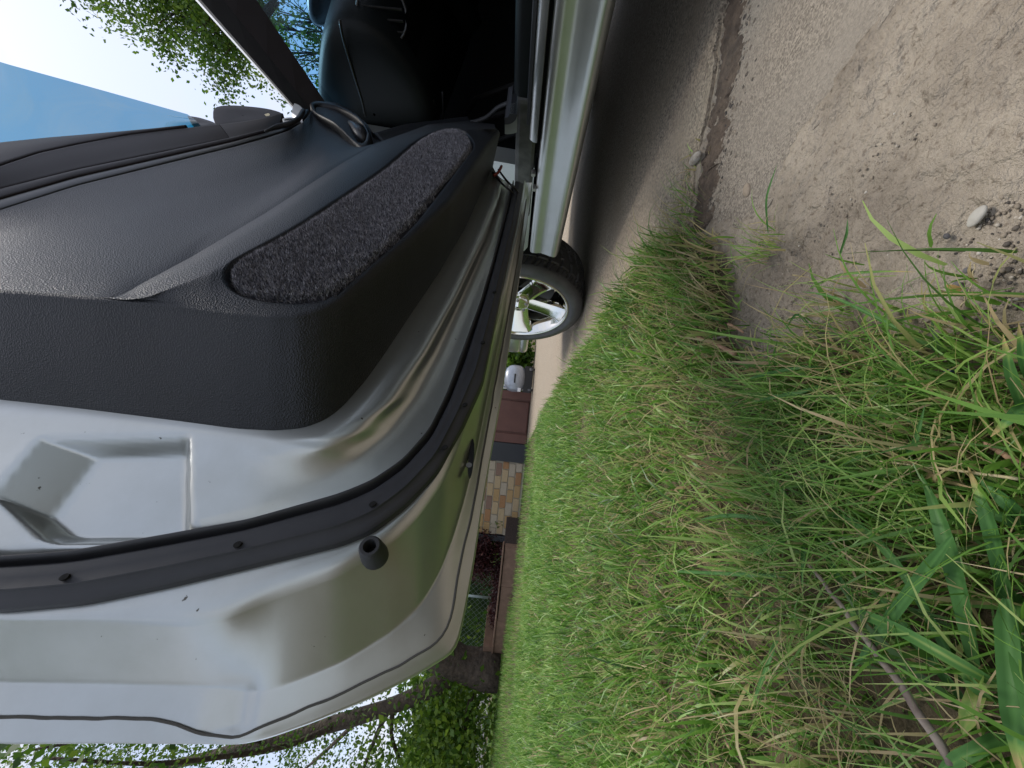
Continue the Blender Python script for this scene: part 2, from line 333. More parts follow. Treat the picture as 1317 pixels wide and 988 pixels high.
def speckle_mat(name, c0, c1, sc, bump, dirt):
    mm = bpy.data.materials.new(name); mm.use_nodes = True; t = mm.node_tree; b = t.nodes['Principled BSDF']; b.inputs['Roughness'].default_value = 0.85
    co = t.nodes.new('ShaderNodeTexCoord'); v = t.nodes.new('ShaderNodeTexVoronoi'); v.inputs['Scale'].default_value = sc
    r = t.nodes.new('ShaderNodeValToRGB'); r.color_ramp.elements[0].color = (*c0, 1); r.color_ramp.elements[1].color = (*c1, 1)
    sp = t.nodes.new('ShaderNodeSeparateColor'); n = t.nodes.new('ShaderNodeTexNoise'); n.inputs['Scale'].default_value = 5; n.inputs['Detail'].default_value = 9; n.inputs['Roughness'].default_value = 0.68
    r2 = t.nodes.new('ShaderNodeValToRGB'); r2.color_ramp.elements[0].position = 0.38; r2.color_ramp.elements[1].position = 0.66
    mxx = t.nodes.new('ShaderNodeMix'); mxx.data_type = 'RGBA'; mxx.inputs['B'].default_value = (*dirt, 1)
    bp = t.nodes.new('ShaderNodeBump'); bp.inputs['Strength'].default_value = bump; bp.inputs['Distance'].default_value = 0.003
    mu = t.nodes.new('ShaderNodeMath'); mu.operation = 'MULTIPLY'; mu.inputs[1].default_value = 0.82
    for s_, d_ in ((co.outputs['Object'], v.inputs['Vector']), (co.outputs['Object'], n.inputs['Vector']), (v.outputs['Color'], sp.inputs[0]), (sp.outputs[0], r.inputs[0]), (n.outputs['Fac'], r2.inputs[0]), (r2.outputs[0], mu.inputs[0]), (mu.outputs[0], mxx.inputs['Factor']),
                   (r.outputs[0], mxx.inputs['A']), (mxx.outputs['Result'], b.inputs['Base Color']), (v.outputs['Distance'], bp.inputs['Height']), (bp.outputs[0], b.inputs['Normal'])): t.links.new(s_, d_)
    return mm
conc = speckle_mat('worn_concrete', (0.10, 0.08, 0.058), (0.46, 0.385, 0.285), 260, 0.8, (0.29, 0.23, 0.165))
oldm = speckle_mat('old_aggregate', (0.12, 0.10, 0.078), (0.37, 0.32, 0.255), 430, 0.7, (0.27, 0.235, 0.19))

def sheet(name, poly, z, mt, step, edge_noise, rise=0.0, skirt=0.06, rough=0.002):
    """a flat worn slab cut to an outline, with its own broken edge"""
    P = np.array(poly); x0, y0 = P.min(0); x1, y1 = P.max(0)
    bm = bmesh.new()
    # dense outline with ragged edge
    Q = []
    for i in range(len(P)):
        a_, b_ = P[i], P[(i+1) % len(P)]; k = max(1, min(60, int(np.linalg.norm(b_-a_)/step)))
        for j in range(k):
            p = a_+(b_-a_)*j/k; nn = edge_noise if np.hypot(*(p-np.array([0.6, 0.6]))) < 1.2 else 0
            Q.append(p+nn*np.array([mnoise.noise(Vector((p[0]*30, p[1]*30, 1))), mnoise.noise(Vector((p[0]*30, p[1]*30, 9)))]))
    top = [bm.verts.new((q[0], q[1], z)) for q in Q]; bot = [bm.verts.new((q[0]*1.0, q[1], z-skirt)) for q in Q]
    f = bm.faces.new(top); bmesh.ops.recalc_face_normals(bm, faces=[f])
    if f.normal.z < 0: f.normal_flip()
    for i in range(len(Q)): bm.faces.new((top[i-1], top[i], bot[i], bot[i-1]))
    bmesh.ops.bevel(bm, geom=[e for e in f.edges], offset=0.006, segments=2, affect='EDGES')
    bmesh.ops.triangulate(bm, faces=[q for q in bm.faces if len(q.verts) > 4])
    bmesh.ops.recalc_face_normals(bm, faces=bm.faces)
    me = bpy.data.meshes.new(name); bm.to_mesh(me); bm.free(); me.materials.append(mt); return me
o = link('driveway', sheet('driveway', slab_poly, 0.0, conc, 0.02, 0.016)); o['kind'] = 'structure'
o = link('old_pavement', sheet('old_pavement', old_poly, -0.010, oldm, 0.02, 0.016)); o['kind'] = 'structure'

# broken crumbs and dark dirt in the joint between slab and old pavement
def rock_lump(r, seed, sx=1, sy=1, sz=0.7, sub=2):
    bm = bmesh.new(); bmesh.ops.create_icosphere(bm, subdivisions=sub, radius=1)
    V = []
    for v in bm.verts:
        k = 1+(0.28 if seed < 6 or seed > 12.9 else .10)*mnoise.noise(v.co*1.3+Vector((seed*3.7, seed, 0)))+(0.12 if seed < 6 or seed > 12.9 else .02)*mnoise.noise(v.co*3+Vector((seed, 0, 5)))
        v.co = Vector((v.co.x*k*sx, v.co.y*k*sy, v.co.z*k*sz))*r
    V = [v.co.copy() for v in bm.verts]; F = [[v.index for v in f.verts] for f in bm.faces]; bm.free(); return V, F

def scatter_rocks(name, pts, sizes, tints, mt):
    base = [rock_lump(1, s, 1, 0.8, 0.6, 1) for s in range(6)]; Vs = []; Fs = []; Ts = []; off = 0
    for (x, y, z), s, tn in zip(pts, sizes, tints):
        V, F = base[random.randrange(6)]; an = random.random()*6.28; c, s_ = math.cos(an), math.sin(an)
        V = np.array(V)*s; V = np.stack([V[:, 0]*c-V[:, 1]*s_+x, V[:, 0]*s_+V[:, 1]*c+y, V[:, 2]+z+s*0.2], 1)
        Vs.append(V); Fs.append(np.array(F)+off); Ts.append(np.full(len(V), tn)); off += len(V)
    me = new_mesh(name, np.concatenate(Vs), np.concatenate(Fs), mt, True, np.concatenate(Ts)); return me
pts = []; sz = []; tn = []
je = gp((930, 0), (915, 110), (898, 205), (882, 300))
for _ in range(5000):
    i = random.randrange(3); a_, b_ = np.array(je[i]), np.array(je[i+1]); p = a_+(b_-a_)*random.random(); k = random.gauss(0.034, 0.034)
    p = p+np.array([-0.35, -0.94])*k; pts.append((p[0], p[1], -0.011)); sz.append(0.0006+0.0034*random.random()**3); tn.append(random.random()**1.2*0.8)
for _ in range(26000):
    x, y = random.uniform(-0.05, 1.2), random.uniform(0.0, 0.75)
    if not in_poly(np.array(x), np.array(y), bare_poly) or in_poly(np.array(x), np.array(y), slab_poly): continue
    pts.append((x, y, -0.017)); sz.append(0.0004+0.0014*random.random()**3); tn.append(random.betavariate(3.2, 1.9))
cx_, cy_ = on_ground(1260, 380)[:2]
for _ in range(520):
    x, y = random.gauss(cx_+0.005, 0.03), random.gauss(cy_-0.012, 0.028); pts.append((x, y, -0.016)); sz.append(random.uniform(0.0005, 0.0016)*random.choice((1, 1, 1.5))); tn.append(random.random())
o = link('gravel', scatter_rocks('gravel', pts, sz, tn, gravel_m)); o['kind'] = 'stuff'; o['label'] = 'fine gravel and crumbs loose on the bare dirt'; o['category'] = 'gravel'
# dark crumbly soil filling the joint
V = []; F = []
k = 160; rows = []
for off in (-0.008, 0.006, 0.026, 0.052, 0.074):
    P = resample(np.array(je), k, 2); P = P+np.array([-0.35, -0.94])*off
    rows.append(np.c_[P+(0.004+.016*(off > .03))*np.c_[vnoise(P[:, 0], P[:, 1], 30, 3), vnoise(P[:, 0], P[:, 1], 30, 5)]+(.007*(off > .03))*np.c_[vnoise(P[:, 0], P[:, 1], 90, 23), vnoise(P[:, 0], P[:, 1], 90, 25)]+.008*np.c_[vnoise(P[:, 0], P[:, 1], 9, 13), vnoise(P[:, 0], P[:, 1], 9, 15)], -0.0065+0.005*vnoise(P[:, 0], P[:, 1], 50, 6)+0.005*vnoise(P[:, 0], P[:, 1], 110, 8+off*100)-(0.006 if off in (-0.008, 0.074) else 0)])
joint_m = mat('joint_soil', (0.135, 0.10, 0.072), 0.95, 0, 0, ('noise', 60, 1.0, 0.02), (40, (0.065, 0.048, 0.036), 0.35, 0.65))
o = link('soil', loft('soil', rows, joint_m, 2)); o['kind'] = 'structure'

# ------------------------------------------------------------------ grass
lawn_excl = slab_poly
def blades(n, xy, L, W, lean, az, tint, segs, curl, z0=-0.012, wtip=0.12):
    """n blades as curved tapering strips; returns V, F, tint"""
    s = np.linspace(0, 1, segs+1)
    ang0 = lean*0.35; 
    th = ang0[:, None]+(lean[:, None]-ang0[:, None]+curl[:, None])*s[None, :]           # angle from vertical along blade
    ds = (L/segs)[:, None]
    hor = np.cumsum(np.concatenate([np.zeros((n, 1)), np.sin(th[:, :-1])*ds], 1), 1); ver = np.cumsum(np.concatenate([np.zeros((n, 1)), np.cos(th[:, :-1])*ds], 1), 1)
    ca, sa = np.cos(az)[:, None], np.sin(az)[:, None]
    cxp = xy[:, 0:1]+hor*ca; cyp = xy[:, 1:2]+hor*sa; czp = np.maximum(z0+ver, -0.008)
    wid = W[:, None]*(wtip+(1-wtip)*np.minimum(1, (1-s[None, :])*1.6))*np.minimum(1, 0.55+s[None, :]*3)
    tw = rng.uniform(-0.7, 0.7, n)[:, None]
    px_, py_ = -sa*np.cos(tw), ca*np.cos(tw); pz_ = np.sin(tw)
    V = np.stack([np.stack([cxp-px_*wid/2, cyp-py_*wid/2, czp-pz_*wid/2], -1), np.stack([cxp+px_*wid/2, cyp+py_*wid/2, czp+pz_*wid/2], -1)], 2)   # n,segs+1,2,3
    i = np.arange(n)[:, None]*(2*(segs+1)); j = np.arange(segs)[None, :]*2
    F = np.stack([i+j, i+j+1, i+j+3, i+j+2], -1).reshape(-1, 4)
    T = np.clip(tint[:, None]+0*s[None, :], 0, 1); T = np.repeat(T, 2, axis=1).reshape(-1)
    ok = np.linalg.norm(V.reshape(n, -1, 3)-C0, axis=2).min(1) > .215
    if not ok.all():
        V = V[ok]; n = int(ok.sum()); i = np.arange(n)[:, None]*(2*(segs+1)); F = np.stack([i+j, i+j+1, i+j+3, i+j+2], -1).reshape(-1, 4); T = T.reshape(len(ok), -1)[ok].reshape(-1)
    return V.reshape(-1, 3), F, T

def patch(N_, x0, x1, y0, y1, keep):
    P = np.c_[rng.uniform(x0, x1, N_), rng.uniform(y0, y1, N_)]; return P[keep(P[:, 0], P[:, 1])]
def lawn_mask(x, y, soft=0.022):
    nb = 0.022*vnoise(x, y, 18, 11)
    d1 = poly_dist(x, y, bare_poly)+nb; d2 = poly_dist(x, y, slab_poly)+0.03*vnoise(x, y, 9, 12)-0.025
    return (d1 < soft*rng.standard_normal(len(x))) & (d2 < 0.012*rng.standard_normal(len(x)))
def straw_prob(x, y):
    d = -poly_dist(x, y, bare_poly)
    return 0.06+0.44*np.exp(-np.abs(d)/0.11)+0.16*vnoise(x, y, 7, 21)
def make_tint(x, y, base=0.40, sd=0.19):
    st = rng.random(len(x)) < straw_prob(x, y)
    tg = np.clip(rng.normal(base, sd, len(x))+0.20*vnoise(x, y, 4, 31), 0.02, 0.70)
    return np.where(st, rng.uniform(0.70, 1.0, len(x)), tg)
groups = []
# near lawn
tw_a, tw_b = on_ground(1040, 725)[:2], on_ground(1230, 990)[:2]
def fore(x, y): return in_poly(x, y, gp((1040, 560), (1330, 420), (1400, 1050), (1080, 1050), (1010, 760)))
def near_mask(x, y):
    k = lawn_mask(x, y) & (rng.random(len(x)) < 1-sstep(.95, 1.5, y))
    tt = np.clip(((x-tw_a[0])*(tw_b[0]-tw_a[0])+(y-tw_a[1])*(tw_b[1]-tw_a[1]))/np.sum((tw_b-tw_a)**2), 0, 1)
    dt = np.hypot(x-tw_a[0]-tt*(tw_b[0]-tw_a[0]), y-tw_a[1]-tt*(tw_b[1]-tw_a[1]))
    return k & ~(fore(x, y) & (rng.random(len(x)) < .62)) & (rng.random(len(x)) < sstep(0.0, .03, dt)*.9+.1)
P = patch(50000, -1.3, 0.62, 0.10, 1.5, near_mask); n = len(P)
P = P[np.argsort(rng.random(n))]
clump = vnoise(P[:, 0], P[:, 1], 14, 41)
L_ = np.clip(rng.lognormal(math.log(0.047), 0.40, n)*(1+0.8*clump), 0.012, 0.13); W_ = 0.0016+0.0044*rng.random(n)**1.6
groups.append(blades(n, P, L_, W_, rng.uniform(0.1, 1.45, n), rng.uniform(0, 6.283, n)*0.85+2.2+2.0*vnoise(P[:, 0], P[:, 1], 6, 44), make_tint(P[:, 0], P[:, 1]), 4, rng.uniform(0, 1.1, n)))
print('near blades', n)
# thatch: straw lying flat
P = patch(11000, -1.2, 0.62, 0.10, 1.6, lambda x, y: lawn_mask(x, y, 0.03) & (rng.random(len(x)) < 1-sstep(.5, 1.6, y))); n = len(P)
groups.append(blades(n, P, rng.uniform(0.02, 0.075, n), rng.uniform(0.0007, 0.0016, n), rng.uniform(1.2, 1.5, n), rng.uniform(0, 6.283, n), rng.uniform(0.72, 1.0, n), 3, rng.uniform(-0.1, 0.3, n), 0.0))
P = patch(9000, -1.6, 0.05, -1.2, 0.10, lambda x, y: np.hypot(x, y) > .25); n = len(P)
groups.append(blades(n, P, rng.uniform(0.03, 0.08, n), rng.uniform(0.002, 0.004, n), rng.uniform(0.1, 1.3, n), rng.uniform(0, 6.283, n), make_tint(P[:, 0], P[:, 1]), 3, rng.uniform(0, 1, n)))
# middle lawn
P = patch(78000, -3.4, 0.72, 0.95, 4.2, lambda x, y: lawn_mask(x, y) & (rng.random(len(x)) < sstep(.9, 1.5, y))); n = len(P)
L_ = np.clip(rng.lognormal(math.log(0.05), 0.3, n)*(1+0.7*vnoise(P[:, 0], P[:, 1], 6, 42)), 0.02, 0.13)
groups.append(blades(n, P, L_, rng.uniform(0.003, 0.0068, n), rng.uniform(0.1, 1.35, n), rng.uniform(0, 6.283, n), np.clip(make_tint(P[:, 0], P[:, 1], 0.46, 0.18)-0.03, 0, 1), 3, rng.uniform(0, 0.9, n)))
# far lawn
def far_mask(x, y): return (poly_dist(x, y, slab_poly) < -0.02) & (y > 4.1+0.1*x*0) & (x < 0.66) & ~((y > 6.2) & (x > -1.9))
P = patch(70000, -12, 0.7, 4.1, 16, far_mask); n = len(P)
dd = np.hypot(P[:, 0], P[:, 1])
groups.append(blades(n, P, rng.uniform(0.04, 0.10, n), 0.0012*dd, rng.uniform(0.1, 1.0, n), rng.uniform(0, 6.283, n), np.clip(rng.normal(0.48, 0.16, n)+0.2*vnoise(P[:, 0], P[:, 1], 1.2, 77), 0, 0.8), 2, rng.uniform(0, 0.7, n)))
V = []; F = []; T = []; off = 0
for v, f, t_ in groups: V.append(v); F.append(f+off); T.append(t_); off += len(v)
o = link('lawn_grass', new_mesh('lawn_grass', np.concatenate(V), np.concatenate(F), grass_m, True, np.concatenate(T)))
tag(o, 'green lawn grass with straw among the blades beside the driveway', 'grass', None, 'stuff')
print('grass faces', sum(len(f) for _, f, _ in groups))

# longer loose grass at the edge of the dirt
def tuft_blades(cx, cy, n, rad, Lr, Wr, azr, leanr, tr):
    P = np.c_[rng.normal(cx, rad, n), rng.normal(cy, rad, n)]
    return blades(n, P, rng.uniform(*Lr, n), rng.uniform(*Wr, n), rng.uniform(*leanr, n), rng.uniform(*azr, n), rng.uniform(*tr, n), 6, rng.uniform(0.1, 0.9, n), -0.012)
gs = []
for (x, y, n, rad, Lr, azr, tr) in [
        (880, 305, 110, 0.04, (0.04, 0.10), (-2.6, 0.3), (0.3, 0.95)), (860, 360, 170, 0.05, (0.05, 0.12), (-2.8, 0.2), (0.3, 0.9)), (915, 400, 120, 0.04, (0.04, 0.10), (-2.6, 0.6), (0.35, 1.0)),
        (985, 320, 55, 0.012, (0.03, 0.07), (0, 6.28), (0.4, 0.95)), (1040, 440, 70, 0.02, (0.03, 0.08), (0, 6.28), (0.3, 0.95)), (1090, 400, 26, 0.012, (0.02, 0.08), (0, 6.28), (0.5, 1.0)),
        (1030, 510, 200, 0.025, (0.05, 0.11), (1.0, 3.6), (0.1, 0.6)), (1150, 520, 200, 0.035, (0.04, 0.10), (0, 6.28), (0.15, 0.9)), (1240, 520, 200, 0.03, (0.03, 0.08), (0, 6.28), (0.1, 0.9)), (1290, 620, 160, 0.03, (0.04, 0.09), (0, 6.28), (0.1, 0.6)), (1150, 640, 240, 0.04, (0.05, 0.11), (0, 6.28), (0.1, 0.75)), (1060, 700, 240, 0.05, (0.05, 0.12), (0, 6.28), (0.1, 0.8))]:
    c = on_ground(x, y); gs.append(tuft_blades(c[0], c[1], n, rad, Lr, (0.0009, 0.0024), azr, (0.2, 1.2), tr))
n = 900; P = patch(2600, -.35, .35, .16, .42, lambda x, y: fore(x, y) & (np.abs((x-tw_a[0])*(tw_b[1]-tw_a[1])-(y-tw_a[1])*(tw_b[0]-tw_a[0]))/np.hypot(*(tw_b-tw_a)) > .022)); n = len(P)
gs.append(blades(n, P, rng.uniform(.04, .12, n), rng.uniform(.0009, .0030, n), rng.uniform(.5, 1.5, n), rng.uniform(0, 6.283, n), np.where(rng.random(n) < .3, rng.uniform(.72, 1, n), rng.uniform(.08, .66, n)), 6, rng.uniform(.1, .9, n), -.012))
V = []; F = []; T = []; off = 0
for v, f, t_ in gs: V.append(v); F.append(f+off); T.append(t_); off += len(v)
o = link('loose_grass', new_mesh('loose_grass', np.concatenate(V), np.concatenate(F), grass_m, True, np.concatenate(T)))
tag(o, 'longer loose tufts of grass along the edge of the dirt', 'grass', None, 'stuff')

# broad-bladed weeds close to the camera: each leaf is a part
def leaf_strip(base, az, Lg, Wd, lean, curl, segs=10):
    s = np.linspace(0, 1, segs+1); th = lean*0.4+(lean*0.6+curl)*s; ds = Lg/segs
    hor = np.r_[0, np.cumsum(np.sin(th[:-1])*ds)]; ver = np.r_[0, np.cumsum(np.cos(th[:-1])*ds)]
    V = []
    for i, si in enumerate(s):
        wd = Wd*min(1, (1-si)*2.2+0.04)*min(1, 0.5+si*3); fold = 0.18*wd
        c = np.array([base[0]+hor[i]*math.cos(az), base[1]+hor[i]*math.sin(az), max(base[2]+ver[i], 0.0)]); sd = np.array([-math.sin(az), math.cos(az), 0])
        V += [c-sd*wd/2+np.array([0, 0, fold]), c-sd*wd/5+np.array([0, 0, fold*0.25]), c, c+sd*wd/5+np.array([0, 0, fold*0.25]), c+sd*wd/2+np.array([0, 0, fold])]
    return np.array(V), grid_faces(segs+1, 5)
def leaf_path(pts, wpx, root, tint, back=False):
    """a folded blade along a path of photographed points with heights; wpx = width as seen"""
    P = np.array([on_ground(x, y, z) for x, y, z in pts]); Q = resample(P, 13, 2); dist = np.linalg.norm(Q.mean(0)-C0); Wd = wpx/FPX*dist*.93
    T_ = np.gradient(Q, axis=0); T_ /= np.linalg.norm(T_, axis=1)[:, None]; vdir = C0-Q; vdir /= np.linalg.norm(vdir, axis=1)[:, None]
    up_ = vdir*.55+np.array([random.uniform(-.25, .25), random.uniform(-.25, .25), .6]); sd = np.cross(T_, up_); sd /= np.linalg.norm(sd, axis=1)[:, None]; nn = np.cross(sd, T_)
    s_ = np.linspace(0, 1, 13); w_ = Wd*np.minimum(1, .25+s_*5)*np.minimum(1, (1-s_)**.8*2.4+.04)
    V = []
    for i in range(13):
        for a_, f_ in ((-.5, .20), (-.22, .05), (0, -.03), (.22, .05), (.5, .20)): V.append(Q[i]+sd[i]*w_[i]*a_+nn[i]*w_[i]*f_)
    tv = np.clip(tint+np.tile([.02, -.12, .22, -.12, .02], 13)+np.repeat(rng.normal(0, .05, 13), 5), 0, .9)
    if random.random() < .55: tv[-10:] = 1.0; tv[-15:-10] = .8
    link('leaf', new_mesh('leaf', V, grid_faces(13, 5), wide_m, True, tv), root)
def weed(px_, py_, label, leaves):
    c = on_ground(px_, py_); root = empty('broad_grass', (c[0], c[1], -0.01), label, 'weed', 'broad-bladed grass weeds')
    for wpx, tint, pts in leaves: leaf_path(pts, wpx*.62, root, tint)
weed(1250, 900, 'broad-bladed green grass at the bottom right beside the long twig', [
    (23, .35, [(1262, 880, 0), (1252, 830, .02), (1232, 740, .035), (1208, 660, .04), (1185, 610, .03)]),
    (15, .30, [(1262, 885, 0), (1225, 690, .045), (1150, 790, .04), (1098, 860, .03)][1:]),
    (15, .55, [(1300, 890, .02), (1240, 858, .04), (1180, 822, .045), (1127, 795, .04), (1060, 780, .03)]),
    (13, .25, [(1255, 920, 0), (1200, 850, .02), (1150, 790, .025), (1112, 750, .02)]),
    (17, .95, [(1266, 870, .01), (1252, 905, .025), (1238, 945, .02)]),
    (15, .45, [(1300, 945, .01), (1250, 968, .03), (1205, 992, .03)]),
    (12, .4, [(1250, 900, 0), (1215, 830, .02), (1180, 760, .03), (1130, 690, .03), (1050, 650, .02)])])
weed(1305, 880, 'broad-bladed grass weed at the right edge leaning down the picture', [
    (21, .30, [(1300, 860, .0), (1293, 770, .03), (1300, 880, .045), (1312, 1000, .04)][1:]),
    (22, .45, [(1306, 760, .0), (1318, 850, .04), (1330, 960, .05)]),
    (17, .25, [(1300, 800, 0), (1290, 740, .02), (1270, 660, .035), (1245, 600, .03)]),
    (15, .6, [(1305, 900, 0), (1280, 905, .02), (1250, 880, .03), (1225, 840, .03)])])
weed(1325, 640, 'broad blue-green grass blades reaching in at the right above the weeds', [
    (15, .15, [(1345, 500, .0), (1310, 530, .03), (1274, 562, .03)]), (17, .2, [(1345, 690, .0), (1300, 650, .03), (1255, 612, .03)]),
    (13, .3, [(1340, 700, .0), (1290, 660, .02), (1220, 650, .02), (1160, 655, .01)]), (12, .5, [(1330, 560, 0), (1300, 480, .03), (1290, 430, .04)]), (10, .5, [(1340, 520, 0), (1318, 470, .03), (1310, 415, .05)])])
weed(1038, 676, 'narrow-bladed grass clump near the upper end of the long twig', [
    (7, .3, [(1038, 676, 0), (990, 668, .03), (940, 662, .04), (900, 668, .04)]), (8, .4, [(1038, 676, 0), (1000, 700, .03), (961, 718, .03)]), (8, .2, [(1034, 672, 0), (1034, 710, .03), (1031, 752, .035)]),
    (9, .25, [(1044, 678, 0), (1070, 730, .02), (1110, 790, .02), (1160, 840, .02), (1196, 868, .015)]), (8, .3, [(1038, 676, 0), (1080, 660, .03), (1130, 690, .03)]), (6, .5, [(1036, 672, 0), (1000, 620, .03), (960, 580, .03)])])
weed(1075, 470, 'dark green grass weed at the edge of the bare dirt', [
    (6, .1, [(1090, 480, 0), (1040, 470, .03), (990, 480, .04), (948, 491, .045)]), (6, .15, [(1090, 485, 0), (1050, 500, .03), (1000, 510, .04), (955, 520, .04)]), (5, .5, [(1230, 466, .0), (1150, 420, .02), (1070, 380, .03), (1030, 375, .03)]),
    (5, .2, [(1060, 440, 0), (1025, 400, .02), (1010, 425, .02)]), (4, .7, [(1040, 372, 0), (1080, 352, .02), (1150, 348, .02), (1178, 350, .02)]), (4, .3, [(988, 300, 0), (985, 255, .02), (1000, 210, .02)]), (5, .2, [(1080, 330, 0), (1090, 300, .02), (1090, 282, .02)])])
weed(985, 745, 'long single grass blades lying across the middle of the lawn', [
    (6, .3, [(1010, 742, .02), (940, 738, .035), (855, 734, .03)]), (7, .5, [(1008, 800, .01), (990, 850, .03), (964, 918, .03)]), (6, .3, [(1140, 520, 0), (1120, 580, .03), (1080, 600, .03)]), (8, .3, [(1160, 545, 0), (1172, 590, .03), (1180, 560, .03), (1190, 520, .03)])])

# ------------------------------------------------------------------ small loose things on the dirt
def stone(px_, py_, r, mt, label, sx=1, sy=0.8, sz=0.55, az=0.0, name='pebble', cat='pebble', sink=0.35, sub=3):
    c = on_ground(px_, py_, -0.012); V, F = rock_lump(r, px_*0.01, sx, sy, sz, sub)
    me = new_mesh(name, V, F, mt, True); o = link(name, me, None, (c[0], c[1], -0.013+r*sz*(1-sink))); o.rotation_euler = (0, 0, az); return tag(o, label, cat, 'loose pebbles on the dirt' if cat == 'pebble' else None)
stone(1258, 278, 0.0056, stone_pale, 'smooth pale oval pebble lying alone on the bare dirt', 1.3, 0.75, 0.42, 2.2)
stone(1238, 393, 0.0040, stone_tan, 'tan stone just below the yellow leaf scrap', 1.3, 0.7, 0.6, 0.3)
stone(1280, 417, 0.0038, stone_grey, 'dark rough stone farthest to the right on the dirt', 1, 0.9, 0.8, 0.9)
stone(1234, 404, 0.0030, stone_grey, 'small grey stone tucked under the tan stone', 1, 0.8, 0.8, 0.9)
stone(1232, 367, 0.0030, stone_grey, 'small grey stone just above the yellow leaf scrap', 1, 0.8, 0.7, 0.2)
stone(1218, 304, 0.0024, stone_grey, 'brown grey stone between the pale pebble and the leaf scrap', 1, 0.7, 0.8, 0.2)
stone(1243, 348, 0.0022, stone_grey, 'tiny black stone beside the dry stalk', 1, 0.8, 0.7, 0.2)
stone(906, 205, 0.016, mat('pale_broken_concrete', (0.40, 0.37, 0.32), 0.9, 0, 0, ('noise', 150, 0.8, 0.002), (60, (0.22, 0.18, 0.14), 0.35, 0.6)), 'pale broken concrete chip in the dark joint of the driveway', 0.55, 1.3, 0.45, -0.35, 'concrete_chip', 'chip', 0.3).location.z = .004
stone(963, 245, 0.009, stone_tan, 'tan pebble half sunk beside the grass tuft', 1.3, 0.8, 0.5, 0.3)
stone(1140, 400, 0.003, pinkp, 'crumbly pink fragment lying on dirt above the grass', 1.6, 0.9, 0.5, 0.7, 'pink_fragment', 'fragment')
c = on_ground(1236, 374, -0.008); V, F = leaf_strip((0, 0, 0), 0.6, 0.009, 0.0048, 1.4, 0.1, 6)
o = link('dry_leaf', new_mesh('dry_leaf', V, F, leafy, True), None, (c[0], c[1], -0.008)); tag(o, 'curled yellow leaf scrap among small stones on dirt', 'leaf')
def stick(name, pts, r0, r1, mt, label, cat, z=0.006, n=9, group=None):
    P = np.array([on_ground(x, y, zz) for x, y, zz in pts]); Q = resample(P, 26, 3); rr = np.linspace(r0, r1, 26)*(1+0.12*np.array([mnoise.noise(Vector((i*0.9, r0*999, 0))) for i in range(26)]))
    Q[:, 2] += 0.0006*np.sin(np.arange(26)*1.3); V, F = tube(Q, rr, n); me = new_mesh(name, V, F, mt, True); o = link(name, me); return tag(o, label, cat, group)
strawm = mat('straw', (0.5, 0.42, 0.25), 0.6)
stick('twig', [(1040, 725, .030), (1075, 770, .035), (1115, 825, .038), (1155, 875, .037), (1190, 930, .034), (1226, 984, .028)], 0.0013, 0.0026, twigm, 'long grey brown twig lying in the grass with a split end', 'twig')
stick('wood_splinter', [(898, 434, .012), (920, 443, .012), (945, 455, .010)], 0.0022, 0.0030, woodchip, 'pale pink wood splinter lying on the edge of the grass', 'splinter', group='wood splinters')
stick('wood_splinter', [(937, 417, .008), (948, 422, .008), (956, 428, .006)], 0.0020, 0.0012, woodchip, 'short wood splinter lying out on the bare dirt', 'splinter', group='wood splinters')
stick('wood_splinter', [(918, 436, .008), (926, 434, .008), (934, 433, .006)], 0.002, 0.001, twigm, 'grey wood splinter behind the long pale one', 'splinter', group='wood splinters')
stick('wood_splinter', [(1268, 570, .02), (1290, 584, .02), (1318, 600, .016)], 0.0012, 0.0016, woodchip, 'brown wood splinter among weeds at the right', 'splinter', group='wood splinters')
stick('wood_splinter', [(922, 915, .02), (930, 940, .015), (938, 962, .010)], 0.0012, 0.0022, woodchip, 'pale wood splinter lying deep in the lawn grass', 'splinter', group='wood splinters')
stick('dry_stalk', [(1236, 395, -.008), (1248, 372, -.006), (1254, 340, -.004)], 0.0005, 0.0003, strawm, 'thin dry straw stalk beside the yellow leaf scrap', 'stalk', n=5)
stick('straw_stem', [(1120, 592, .02), (1190, 600, .025), (1310, 616, .03)], 0.0005, 0.0009, strawm, 'long pale straw stem crossing over the weeds', 'stalk', n=6)
stick('blue_scrap', [(1204, 490, -.004), (1214, 482, -.002), (1232, 472, -.004)], 0.0020, 0.0017, bluep, 'dark blue plastic scrap between the dirt and the weeds', 'scrap', n=8)

# ================================================================== THE CAR
HP = np.array([.753, .862, 0]); ED = np.array([-.875, -.484, 0]); ED /= np.linalg.norm(ED); ND = np.array([-ED[1], ED[0], 0])
def dw(t, h, n): return HP+ED*t+ND*n+np.array([0, 0, h])
def dp(x, y, n):                                             # a point of the open door, n metres proud of its outer skin
    p = on_plane(x, y, HP+ND*n, ND)-HP; return np.array([p.dot(ED), p[2], n])
def TW(A): A = np.asarray(A); return HP+A[:, 0:1]*ED+A[:, 2:3]*ND+np.c_[np.zeros((len(A), 2)), A[:, 1]]
car = empty('sports_car', (1.65, 0.9, 0), 'silver two-door car with its black-trimmed driver door standing open', 'car')

